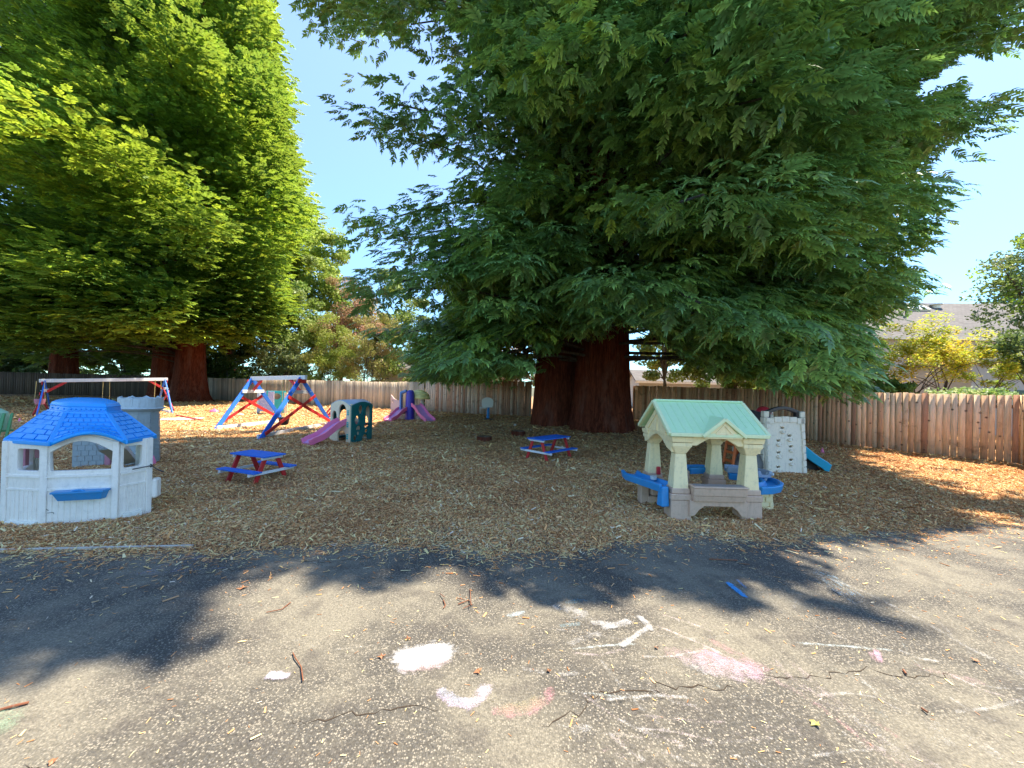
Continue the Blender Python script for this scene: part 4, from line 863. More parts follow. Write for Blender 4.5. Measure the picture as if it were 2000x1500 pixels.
# ================================================================== HOUSE BEYOND THE FENCE
def roofmat():
    m, nt, bs = nodes('roof_shingles'); v = objcoord(nt)
    br = N(nt, 'ShaderNodeTexBrick'); br.inputs['Scale'].default_value = 1; br.inputs['Brick Width'].default_value = .3; br.inputs['Row Height'].default_value = .16; br.inputs['Mortar Size'].default_value = .012
    br.inputs['Color1'].default_value = (.115, .10, .095, 1); br.inputs['Color2'].default_value = (.155, .14, .13, 1); br.inputs['Mortar'].default_value = (.08, .075, .07, 1)
    nt.links.new(v, br.inputs['Vector']); f = noise(nt, v, 1.2, 5, .7)
    nt.links.new(mixc(nt, .6, br.outputs[0], ramp(nt, f, [(.3, .7), (.7, 1.2)]), 'MULTIPLY'), bs.inputs['Base Color']); bs.inputs['Roughness'].default_value = .9; return m
ROOF = roofmat(); WALLM = plastic('pale_house_wall', (.42, .42, .40), .8, .1, .08)
def house(label, name, px0, px1, depth, eave_z, ridge_z, run):
    a, b = GD(px0, depth), GD(px1, depth - 1.5); d = (b - a).normalized(); nrm = Vector((-d.y, d.x, 0)); T = Thing(name, label, 'house', (a.x, a.y, 0)); L = (b - a).length; M = math.atan2(d.y, d.x); T.o.rotation_euler.z = M
    T.l('wall', MB().box((L / 2, run, eave_z / 2), (L - .8, run * 2 - .8, eave_z)), WALLM)
    for (y0, y1) in ((-.0, run), (2 * run, run)):
        v = [(0, y0, eave_z), (L, y0, eave_z), (L, y1, ridge_z), (0, y1, ridge_z)]; 
        T.l('roof', MB().prism([Vector(q) for q in v], [Vector(q) + Vector((0, 0, .16)) for q in v]), ROOF)
    for x in (.4, L - .4): T.l('gable', MB().prism([Vector((x - .03, .2, eave_z)), Vector((x - .03, 2 * run - .2, eave_z)), Vector((x - .03, run, ridge_z))], [Vector((x + .03, .2, eave_z)), Vector((x + .03, 2 * run - .2, eave_z)), Vector((x + .03, run, ridge_z))]), WALLM)
    T.l('fascia', MB().box((L / 2, -.04, eave_z + .05), (L, .05, .2)), OFFW)
    return T, L, M
HT, HL, HM = house('two-slope grey shingled house with skylight beyond the right fence', 'shingled_house', 1690, 2330, 27, 5.7, 9.3, 5.5)
def onroof(x, t): return Vector((x, 5.5 * t, 5.7 + 3.6 * t + .16))
sk = MB().box(onroof(7.1, .78) + Vector((0, 0, .06)), (1.5, .75, .22), rx=math.atan2(3.6, 5.5)); so_ = HT.l('skylight_frame', sk, OFFW)
HT.l('skylight_pane', MB().box(onroof(7.1, .78) + Vector((0, -.01, .17)), (1.3, .6, .04), rx=math.atan2(3.6, 5.5)), plastic('skylight_glass', (.55, .65, .72), .1, 0, 0), parent=so_)
for x, t, hh in ((5.2, .55, .75), (5.7, .86, .5)): HT.l('vent_pipe', MB().tube([onroof(x, t) - Vector((0, 0, .1)), onroof(x, t) + Vector((0, 0, hh))], .07, 10), BLACKP)
HT.l('roof_vent', MB().lathe(onroof(8.9, .85), [(.25, -.1), (.25, .15), (.42, .2), (.4, .28), (.1, .33)], 14), OFFW)
for x in (2.2, 4.2, 6.6, 8.4):
    f_ = HT.l('window', MB().box((x, .36, 2.55), (1.0, .1, .9)), OFFW); HT.l('pane', MB().box((x, .30, 2.55), (.86, .03, .76)), plastic('dark_window_glass', (.02, .03, .035), .08, 0, 0), parent=f_)
# low garage in front of it
ga, gb = GD(1895, 17.3), GD(2250, 15.6); gd = (gb - ga).normalized(); GT = Thing('garage', 'plain pale grey garage wall at the right behind the maple', 'garage', (ga.x, ga.y, 0)); GT.o.rotation_euler.z = math.atan2(gd.y, gd.x)
gl = (gb - ga).length
GT.l('wall', MB().box((gl / 2, 2, 1.6), (gl, 4, 3.2)), WALLM)
GT.l('roof', MB().box((gl / 2, 2, 3.28), (gl + .4, 4.4, .14)), ROOF)
for i in range(4): GT.l('window', MB().box((.55 + i * .55, -.01, 1.95), (.38, .05, .22)), plastic('dark_window_glass', (.02, .03, .035), .08, 0, 0))
house('pale neighbouring house glimpsed behind the shrubs at centre left', 'neighbour_house', 735, 1015, 36, 2.9, 4.3, 3)
house('pale low house glimpsed right of the big trunk', 'neighbour_house', 1240, 1560, 34, 2.3, 3.4, 3)

# ================================================================== PLAY EQUIPMENT
def V3(*a): return Vector(a)
def offs(p, z): return Vector((p.x, p.y, z))

# ---------------- blue-roofed cottage (left)
def cottage():
    A = [G(11, 1024), G(84, 1028), G(229, 1018), G(288, 1003)]
    nrm = (A[2] - A[1]).normalized(); back = Vector((-nrm.y, nrm.x, 0))
    Bk = [GD(276, 5.25), GD(60, 5.0)]
    c = sum(A + Bk, Vector()) / 6
    T = Thing('cottage_playhouse', 'white toy cottage playhouse with blue shingled roof, left foreground', 'playhouse', (c.x, c.y, 0))
    EV = .915
    def facet(name, a, b, holes, top=EV, outer=None, planks=0, extras=None, sill=True):
        M, L = frame2(a, b); o = outer or [(0, 0), (L, 0), (L, top), (0, top)]
        ex = MB(); q = lambda u, v, w=.025: M @ Vector((u, v, w))
        if planks:                                   # raised vertical planks, lattice band, sill
            n_ = planks; w = (L - .08) / n_
            for i in range(n_):
                u0, u1 = .04 + i * w + .004, .04 + (i + 1) * w - .004
                ex.prism([q(u0, .05, .018), q(u1, .05, .018), q(u1, .38, .018), q(u0, .38, .018)], [q(u0 + .003, .05, .030), q(u1 - .003, .05, .030), q(u1 - .003, .38, .030), q(u0 + .003, .38, .030)])
            m_ = max(3, int(L / .045))
            for i in range(m_):                      # slanted lattice ribs between the rails
                u0 = .04 + (L - .12) * i / m_; du = (L - .12) / m_ * .55
                ex.prism([q(u0, .42, .018), q(u0 + du, .42, .018), q(u0 + du + .03, .515, .018), q(u0 + .03, .515, .018)], [q(u0, .42, .026), q(u0 + du, .42, .026), q(u0 + du + .03, .515, .026), q(u0 + .03, .515, .026)])
            for z0, z1, t in ((.385, .41, .034), (.525, .555, .040), (.0, .04, .030)):
                ex.prism([q(0, z0, .015), q(L, z0, .015), q(L, z1, .015), q(0, z1, .015)], [q(0, z0 + .004, t), q(L, z0 + .004, t), q(L, z1 - .004, t), q(0, z1 - .004, t)])
        return plate(name, o, holes, .05, WHITE, T.o, M, .006, T.loc, ex if planks else None), M, L
    M0, L0 = frame2(A[0], A[1]); M1, L1 = frame2(A[1], A[2]); M2, L2 = frame2(A[2], A[3])
    w0, _, _ = facet('wall', A[0], A[1], [rect(.15, .60, L0 - .04, .835, .025)], planks=7)
    arch = [(0, 0), (L1, 0), (L1, EV)] + [(L1 * (1 - t / 16), EV + .115 * math.sin(math.pi * t / 16)) for t in range(1, 16)] + [(0, EV)]
    hole = [(.06, .60), (L1 - .06, .60), (L1 - .05, .80)] + [(L1 - .05 - (L1 - .10) * t / 14, .80 + .12 * math.sin(math.pi * t / 14)) for t in range(1, 14)] + [(.05, .80)]
    w1, _, _ = facet('wall', A[1], A[2], [hole], outer=arch, planks=11)
    w2, _, _ = facet('wall', A[2], A[3], [rect(.03, .60, L2 * .70, .845, .025)], planks=7)
    # raised window surrounds on the arch
    ex = MB(); q = lambda M, u, v, w: M @ Vector((u, v, w))
    pts = [q(M1, L1 * (1 - t / 16), EV - .03 + .095 * math.sin(math.pi * t / 16), .03) for t in range(17)]
    T.w('arch_moulding', MB().tube(pts, .011, 8), WHITE)
    for M, x in ((M0, .015), (M1, 0.012), (M1, L1 - .012), (M2, L2 - .015)):
        T.w('corner_post', MB().prism([q(M, x - .03, 0, .0), q(M, x + .03, 0, .0), q(M, x + .03, 0, .045), q(M, x - .03, 0, .045)], [q(M, x - .03, EV, .0), q(M, x + .03, EV, .0), q(M, x + .03, EV, .045), q(M, x - .03, EV, .045)]), WHITE, .008)
    # back and side walls with wide openings
    facet('wall', A[3], Bk[0], [rect(.06, .55, (Bk[0] - A[3]).length - .06, .84, .03)])
    Lb = (Bk[1] - Bk[0]).length; bo = [(0, 0), (.10, 0), (.12, .74), (.30, .80), (.50, .74), (.52, .30), (Lb, .30), (Lb, .36), (Lb - .08, .42), (Lb - .08, EV), (0, EV)]
    facet('wall', Bk[0], Bk[1], [], outer=[(0, 0), (.07, 0), (.07, .82), (Lb - .07, .82), (Lb - .07, 0), (Lb, 0), (Lb, EV), (0, EV)])
    facet('wall', Bk[1], A[0], [rect(.08, .5, (Bk[1] - A[0]).length - .08, .84, .03)])
    T.w('door_post', MB().box(Bk[1] + (0, 0, .70) if False else (Bk[1].x + .10, Bk[1].y - .18, .45), (.10, .06, .9), .3), PINKD, .01)
    # roof: eave ring, deck ring
    cen = c.copy()
    def out(p, k): d = (p - cen); d.z = 0; return p + d.normalized() * k
    E = [GD(4, 4.22), GD(92, 4.09), GD(241, 4.33), GD(299, 4.80), out(Bk[0], .06), out(Bk[1], .06)]
    D = [GD(84, 4.85), GD(121, 4.60), GD(205, 4.68), GD(236, 4.95), GD(224, 5.2), GD(105, 5.1)]
    ez, dz = EV + .005, 1.185
    rf = MB(); tl = MB(); n_ = 6
    for i in range(6):
        a, b, c2, d2 = offs(E[i], ez), offs(E[(i + 1) % 6], ez), offs(D[(i + 1) % 6], dz), offs(D[i], dz)
        if i == 1:                                   # front slope: eave rises in an arch
            def surf(s, v): return a.lerp(b, s).lerp(d2.lerp(c2, s), v) + Vector((0, 0, .115 * math.sin(math.pi * s) * max(0, 1 - v / .62) ** 1.4))
            K, J = 18, 8
            rf.add([surf(s / K, v / J) for v in range(J + 1) for s in range(K + 1)], [(v * (K + 1) + s, v * (K + 1) + s + 1, (v + 1) * (K + 1) + s + 1, (v + 1) * (K + 1) + s) for v in range(J) for s in range(K)])
            rf.add([surf(s / K, 0) - Vector((0, 0, .035)) for s in range(K + 1)] + [surf(s / K, 0) for s in range(K + 1)], [(s, s + 1, K + 2 + s, K + 1 + s) for s in range(K)])
            nn = (b - a).cross(d2 - a).normalized(); RW, CL = 6, 7
            for rw in range(RW):
                for cl in range(-1, CL):
                    o_ = .5 if rw % 2 else 0
                    if cl < 0 and not o_: continue
                    s0, s1 = max(.03, (cl + o_ + .05) / CL), min(.97, (cl + o_ + .95) / CL); v0, v1 = (rw + .06) / RW, (rw + .92) / RW
                    if rw == 0: v0 = .05
                    if s1 - s0 < .03: continue
                    sm_ = (s0 + s1) / 2
                    lo_ = [surf(s0, v0), surf(sm_, v0), surf(s1, v0), surf(s1, v1), surf(sm_, v1), surf(s0, v1)]
                    tl.prism([q - nn * .004 for q in lo_], [q + nn * (.010 if k_ < 3 else .005) for k_, q in enumerate(lo_)])
        else:
            rf.add([a, b, c2, d2], [(0, 1, 2, 3)]); rf.add([a - V3(0, 0, .035), b - V3(0, 0, .035), b, a], [(0, 1, 2, 3)])
            if i in (0, 2, 3, 5): tl.tiles(a.lerp(d2, .04).lerp(b, .05), b.lerp(c2, .04).lerp(a, .05), c2.lerp(d2, .05), d2.lerp(c2, .05), 6, {0: 3, 2: 3, 3: 3, 5: 4}[i], .10, .016 if i == 0 else .006, True, .004)
    roof = T.w('roof', rf, BLUER, smooth=25)
    sol = roof.modifiers.new('t', 'SOLIDIFY'); sol.thickness = .012
    T.w('shingles', tl, BLUER, 0.0025, parent=roof, smooth=25, seg=1)
    hips = MB()
    for i in (1, 2): hips.bar(offs(E[i], ez + .004), offs(D[i], dz + .004), .045, .022, (0, 0, 1))
    for i in (0, 3): hips.bar(offs(E[i], ez), offs(D[i], dz), .035, .02)
    for i in (0, 2, 3, 4, 5): hips.bar(offs(E[i], ez - .012), offs(E[(i + 1) % 6], ez - .012), .03, .045)
    T.w('roof_ridge', hips, BLUER, .008, parent=roof)
    # deck: step band and shallow dome
    dc = sum(D, Vector()) / 6
    def ring(k, z): return [offs(dc + (p - dc) * k, z) for p in D]
    dk = MB()
    for (k0, z0), (k1, z1) in zip([(1.0, dz - .005), (.985, dz + .02), (.93, dz + .025), (.91, dz + .075), (.93, dz + .085)], [(.985, dz + .02), (.93, dz + .025), (.91, dz + .075), (.93, dz + .085), (.90, dz + .095)]): dk.prism(ring(k0, z0), ring(k1, z1))
    R0 = ring(.90, dz + .095); K = 5; prev = R0
    for j in range(1, K + 1):
        t = j / K; nx_ = [offs(dc + (p - dc) * (.90 * math.cos(t * 1.45)), dz + .095 + .085 * math.sin(t * math.pi / 2)) for p in D]; dk.prism(prev, nx_); prev = nx_
    T.w('roof_deck', dk, BLUER, parent=roof, smooth=50)
    # small dentils
    dn = MB(); a, b = offs(dc + (D[1] - dc) * .925, dz + .05), offs(dc + (D[2] - dc) * .925, dz + .05)
    a0 = offs(dc + (D[0] - dc) * .925, dz + .05)
    for (p, q2, m_) in ((a, b, 8), (a0, a, 3)):
        for i in range(m_): dn.box(p.lerp(q2, (i + .5) / m_), (.035, .02, .022), math.atan2((q2 - p).y, (q2 - p).x))
    T.w('dentils', dn, BLUER, .004, parent=roof)
    # flower box
    fb = MB(); n2 = Vector((M1[0][2], M1[1][2], M1[2][2]))
    pts = lambda z, w, l, cx=.345: [M1 @ Vector((cx - l, z, .03)), M1 @ Vector((cx - l + .015, z, w)), M1 @ Vector((cx + l - .015, z, w)), M1 @ Vector((cx + l, z, .03))]
    fb.prism(pts(.285, .09, .195), pts(.375, .125, .225)); fb.prism(pts(.370, .135, .235), pts(.390, .135, .235)); fb.tube([M1 @ Vector((.345 + .05 * math.cos(t * math.pi / 8), .385 + .016 * math.sin(t * math.pi / 8), .115)) for t in range(9)], .012, 8)
    T.w('flower_box', fb, BLUEP, .008)
    for M, u0, u1, z in ((M0, .07, L0 - .02, .055), (M2, .02, L2 * .70, .075)):
        T.w('foot_block', MB().prism([M @ Vector((u0, -.01, .02)), M @ Vector((u1, -.01, .02)), M @ Vector((u1, -.01, .075)), M @ Vector((u0, -.01, .075))], [M @ Vector((u0, z, .02)), M @ Vector((u1, z + .01, .02)), M @ Vector((u1, z + .01, .06)), M @ Vector((u0, z, .06))]), OFFW, .008)
    # side shelf poking out on the right, round edged
    T.w('side_shelf', MB().box((A[3].x + .035, A[3].y + .06, .30), (.07, .12, .24), .3), WHITE, .03, seg=3)
    # pink post of the side opening at the left
    T.w('side_post', MB().box((A[0].x + .06, A[0].y + .25, .80), (.11, .05, .24), 0), PINKD, .01)
    # scuff marks
    sc_ = MB(); sc_.tube([M1 @ Vector(p) for p in ((.03, .255, .032), (.035, .20, .034), (.06, .175, .034))], .0025, 4); sc_.tube([M1 @ Vector(p) for p in ((.05, .15, .034), (.10, .155, .034), (.105, .135, .034))], .0025, 4)
    T.w('scuff', sc_, BROWNP)
    # black cord tied to the sill
    cd = MB(); s0 = M2 @ Vector((L2 * .35, .575, .05)); s1 = M2 @ Vector((L2 * .98, .585, .06))
    mid = s0.lerp(s1, .6) + Vector((0, 0, .0)); cd.tube([s0, mid, s1, s1 + V3(.06, 0, -.04), s1 + V3(.13, .02, -.075)], .006, 6)
    cd.tube([s1 + V3(.035 * math.cos(t) - .03, 0, .018 * math.sin(t)) for t in [i * math.pi / 6 for i in range(13)]], .006, 6)
    o = solid('cord', cd, BLACKP, off=s1); o.location = s1; tag(o, 'black cord tied over the cottage window sill', 'cord')
cottage()

# ---------------- traffic cones
def cone(label, base, h, mat, stripe=None, stacked=False, r=None):
    T = Thing('toy_cone', label, 'cone', base, 0, 'small toy cones around the yard'); r = r or h * .28
    T.l('cone', MB().lathe((0, 0, 0), [(r, .02), (r * .98, .04), (r * .22, h), (r * .12, h + .005)], 20), mat)
    T.l('base', MB().lathe((0, 0, 0), [(r * 1.35, 0), (r * 1.38, .012), (r * 1.1, .03)], 20), mat)
    if stacked: T.l('cone', MB().lathe((0, 0, h * .32), [(r * .85, .0), (r * .84, .03), (r * .16, h * .75), (r * .1, h * .75 + .004)], 20), mat)
    return T
cone('blue toy cone seen through the left cottage window', G(72, 912), .22, BLUEP)
cone('red toy cone beside the blue cone, seen through the cottage window', G(82, 921), .10, REDP)
cone('stacked pink toy cones right of the cottage', G(299, 909), .17, PINK, stacked=True)
cone('pink toy cone near the fence beyond the teal slide', G(1606, 886), .16, PINK)
cone('small pink toy cone in sun at the far left', G(38, 826), .16, PINK)

# ---------------- grey toy castle behind the cottage
def castle():
    b = G(272, 907); T = Thing('castle_playset', 'grey brick toy castle tower with battlements behind the cottage', 'play castle', (b.x, b.y, 0)); T.o.scale = (.88, .88, 1)
    # round-ish tapered tower, quarter brick relief
    prof = [(.335, 0), (.33, .03), (.31, .5), (.30, .95), (.31, 1.0), (.345, 1.03)]
    tw = MB().lathe((0, 0, 0), prof, 10, a0=.3); T.l('tower', tw, GREYP, .01)
    br = MB(); n_ = 10
    for i in range(n_):
        a0 = .3 + 2 * math.pi * i / n_; a1 = .3 + 2 * math.pi * (i + 1) / n_
        lo = [V3(.33 * math.cos(t), .33 * math.sin(t), .05) for t in (a0, a1)]; hi = [V3(.30 * math.cos(t), .30 * math.sin(t), .95) for t in (a0, a1)]
        br.tiles(lo[0], lo[1], hi[1], hi[0], 11, 1, .05, .008, i % 2 == 0, 0, .10)
    T.l('bricks', br, GREYP, parent=T.o.children[0] if T.o.children else None)
    cr = MB().lathe((0, 0, 0), [(.345, 1.03), (.40, 1.06), (.36, 1.075), (.355, 1.25), (.33, 1.25), (.33, 1.09), (.01, 1.085)], 24, cap=False); c_ = T.l('crown', cr, GREYL)
    mer = MB()
    for i in range(9):
        t = 2 * math.pi * i / 9; mer.prism([V3(.362 * math.cos(t + k), .362 * math.sin(t + k), 1.10) for k in (-.22, 0, .22)] + [V3(.325 * math.cos(t + k), .325 * math.sin(t + k), 1.10) for k in (.22, 0, -.22)], [V3(.362 * math.cos(t + k), .362 * math.sin(t + k), 1.245 + dz) for k, dz in ((-.22, 0), (0, .035), (.22, 0))] + [V3(.325 * math.cos(t + k), .325 * math.sin(t + k), 1.245 + dz) for k, dz in ((.22, 0), (0, .035), (-.22, 0))])
    T.l('battlement', mer, GREYL, .008, parent=c_)
    # brick wall panel to the left and pink posts
    a, b2 = G(122, 916) - T.loc, G(197, 912) - T.loc; M, L = frame2(a, b2)
    ex = MB().tiles(M @ V3(.02, .03, .024), M @ V3(L - .02, .03, .024), M @ V3(L - .02, .78, .024), M @ V3(.02, .78, .024), 8, 4, .06, .010, True, 0, .10)
    pl_ = plate('wall_panel', [(0, 0), (L, 0), (L, .78), (L * .8, .86), (L * .2, .86), (0, .78)], [rect(.05, .14, .11, .22, .01), rect(.05, .42, .11, .50, .01)], .05, GREYP, T.o, M, .006, None, ex)
    for px in (203, 253, 263): p = G(px, 912) - T.loc; T.l('post', MB().box((p.x, p.y, .42), (.10, .08, .84), .2), PINKD, .012)
    p0, p1 = G(205, 880, .62) - T.loc, G(246, 905, .10) - T.loc
    T.l('slide', MB().sweep([p0, p0.lerp(p1, .3) + V3(0, 0, .02), p0.lerp(p1, .7), p1], V3(0, 1, 0), [(-.2, -.02), (.2, -.02), (.22, .09), (.18, .09), (.17, .01), (-.17, .01), (-.18, .09), (-.22, .09)]), GREYL, .006)
castle()

# ---------------- swings: A-frames of painted boards
def aframe_swing(label, F, apex, over, name='wooden_swing_set', low=True, seat=None):
    """F: two pairs of feet; apex: two points; boards painted red, white and blue"""
    c = sum(F[0] + F[1], Vector()) / 4; T = Thing(name, label, 'swing set', (c.x, c.y, 0))
    bd = (apex[1] - apex[0]).normalized()
    for k in (0, 1):
        f1, f2 = F[k]; ap = apex[k]; nrm = bd
        def on(f, t): return f.lerp(ap, t)
        d = (f2 - f1).normalized()
        for f, s in ((f1, -1), (f2, 1)):
            T.w('leg', MB().bar(f + Vector((0, 0, -.03)), ap + d * s * .02, .045, .13, up=(ap - f).cross(nrm).cross(ap - f).normalized().cross((ap - f).normalized())), WBLUE, .006)
        t0 = .74; o = nrm * (.05 if k else -.05)
        T.w('cross_bar', MB().bar(on(f1, t0) - d * .08 - o, on(f2, t0) + d * .08 - o, .035, .11, (0, 0, 1)), WWHITE, .005)
        T.w('top_plate', MB().bar(on(f1, .95) - d * .12 + o, on(f2, .95) + d * .12 + o, .03, .14, (0, 0, 1)), WRED, .005)
        T.w('brace', MB().bar(on(f1, .66) - d * .06 + o, on(f2, .08) + o, .03, .10, (0, 0, 1)), WRED, .005)
        T.w('brace', MB().bar(on(f2, .66) + d * .06 + o * 1.7, on(f1, .08) + o * 1.7, .03, .10, (0, 0, 1)), WRED, .005)
        T.w('ground_beam', MB().bar(f1 + V3(0, 0, .07) - o * 2 , f2 + V3(0, 0, .07) - o * 2, .05, .13, (0, 0, 1)), WWHITE, .006)
    T.w('top_beam', MB().bar(apex[0] - bd * over[0] + V3(0, 0, .03), apex[1] + bd * over[1] + V3(0, 0, .03), .09, .14), WWHITE, .008)
    for k in (0, 1):
        for f in F[k]:
            q_ = f.lerp(apex[k], .74); T.w('bolt', MB().tube([q_ - bd * .06, q_ + bd * .06], .014, 8), GREYL)
    for k, s in ((0, 1), (1, -1)):
        T.w('knee_brace', MB().bar(apex[k] + bd * s * .55 - V3(0, 0, .03), apex[k] - V3(0, 0, .42) + bd * s * .03, .05, .09), WRED, .005)
    return T, bd
def apx(px, py, y): return P(px, py, y)
nF = [[G(420, 840), GD(556, 15.2)], [G(507, 859), GD(650, 14.6)]]
ap0, ap1 = apx(493, 741, 13.9), apx(588, 739, 12.75)
NS, nb = aframe_swing('red, white and blue wooden A-frame swing set with hanging bucket seat', nF, [ap0, ap1], (.05, .25))
def hang(T, top, zb, spread, d, mat=ROPE, r=.008):
    for s in (-1, 1): T.w('rope', MB().tube([top + d * s * spread * .6, offs(top, zb) + d * s * spread], r, 6), mat)
def bucket(label, top, zb, d, mat=BLACKP, sc=1.0):
    T = Thing('bucket_swing', label, 'swing seat', (top.x, top.y, zb)); n_ = 16
    T.l('seat', MB().lathe((0, 0, 0), [(.07 * sc, 0), (.13 * sc, .03), (.16 * sc, .16 * sc), (.17 * sc, .26 * sc), (.15 * sc, .26 * sc), (.14 * sc, .16 * sc), (.10 * sc, .05)], n_, cap=True), mat, .006)
    for s in (-1, 1): T.l('rope', MB().tube([V3(d.x * s * .14 * sc, d.y * s * .14 * sc, .25 * sc), V3(d.x * s * .10, d.y * s * .10, top.z - zb)], .010, 6), ROPE)
    return T
q = ap0.lerp(ap1, .70); q = q + V3(-.30, -.1, 0)
bucket('black bucket seat hanging from the A-frame swing', P(557, 742, q.y), .14, nb)

fF = [[GD(70, 14.4), GD(100, 16.2)], [GD(337, 17.6), GD(306, 19.4)]]
fa0, fa1 = apx(88, 745, 15.2), apx(322, 742, 18.3)
FS, fb_ = aframe_swing('long low red, white and blue wooden swing set at the far left in shade', fF, [fa0, fa1], (.15, .10))
m = fa0.lerp(fa1, .55)
bucket('grey bucket seat hanging at the right end of the far swing set', P(309, 742, 18.0), .15, fb_, GREYL, .9)
bucket('dusty red seat hanging at the left end of the far swing set', P(79, 745, 14.9), .45, fb_, PINKD, .9)
bucket('far swing seat on pale ropes, mostly hidden by the cottage roof', P(208, 743, 16.8), .25, fb_, BLACKP, .8)
bm = Thing('sand_board', 'pale grey board lying in sun beside the far swing set', 'board', G(345, 820)); 
a, b = G(300, 822), G(392, 820)
bm.w('board', MB().bar(a + V3(0, .25, .03), b + V3(0, .1, .03), .75, .05), WWHITE, .008); bm.w('edge_strip', MB().bar(G(345, 811, .08), G(392, 820, .08), .05, .05), WRED, .006)

# ---------------- teal and lilac climber behind the swing
def teal_climber():
    b = GD(530, 18.6); T = Thing('climbing_playset', 'teal climbing panel with round hole and grey perforated wall behind the swing', 'play climber', (b.x, b.y, 0))
    a0, a1 = GD(519, 18.5) - T.loc, GD(557, 18.9) - T.loc; M, L = frame2(a0, a1)
    p1 = plate('panel', [(.28, .0), (L, .0), (L, 1.13), (0, 1.13), (0, .85), (.10, .62), (.22, .5)], [ell(L * .54, .86, .165, .15, 20)], .06, TEAL, T.o, M, .01)
    a2 = GD(506, 18.9) - T.loc; a3 = GD(534, 18.3) - T.loc; M2, L2 = frame2(a2, a3)
    hs = [rect(.20 + i * .17, .34 + j * .17, .28 + i * .17, .385 + j * .17, .01) for i in range(3) for j in range(4)]
    plate('perforated_wall', [(.03, .12), (L2, .12), (L2, 1.1), (.25, 1.1), (.03, .82)], hs, .05, plastic('lilac_grey_plastic', (.42, .40, .55), .5, .2, .2), T.o, M2, .01)
    for px, h in ((505, 1.0), (557.5, 1.05)): p = GD(px, 18.9) - T.loc; T.l('post', MB().tube([(p.x, p.y, -.03), (p.x, p.y, h)], .085, 12), BEIGE if px > 550 else GREYL)
teal_climber()

# ---------------- slide builder
def slide(T, top, bot, side, w, mat, inner=None, wave=.05, name='slide', lip=.11, steps=14, run=.16):
    pts = []
    for i in range(steps + 1):
        t = i / steps; p = top.lerp(bot, t); s = t
        ez = (1 - t) - .10 * math.sin(2 * math.pi * t) * 1.0 if True else 0
        z = bot.z + (top.z - bot.z) * max(0, (1 - (t * 1.12 if t < .9 else 1)) ** 1.0 if False else (1 - t) ** 1.06) + wave * math.sin(math.pi * 2 * t * 1.15 + .3) * (1 - t) ** .3 * (t ** .3)
        if t > .86: z = bot.z + (z - bot.z) * .35 + .01
        pts.append(Vector((p.x, p.y, z)))
    d = (bot - top); d.z = 0
    prof = [(-w / 2, -.05), (w / 2, -.05), (w / 2 + .025, lip), (w / 2 - .015, lip + .012), (w / 2 - .05, .02), (0, .0), (-w / 2 + .05, .02), (-w / 2 + .015, lip + .012), (-w / 2 - .025, lip)]
    sd = Vector((-d.y, d.x, 0)).normalized(); 
    if sd.cross(d.normalized()).z < 0: sd = -sd
    o = T.w(name, MB().sweep(pts, sd, prof), mat, .010, smooth=50, seg=3)
    if inner:
        pr2 = [(-w / 2 + .055, .014), (w / 2 - .055, .014), (w / 2 - .06, .026), (0, .010), (-w / 2 + .06, .026)]
        T.w('chute', MB().sweep(pts, sd, pr2), inner, parent=o, smooth=50)
    return o

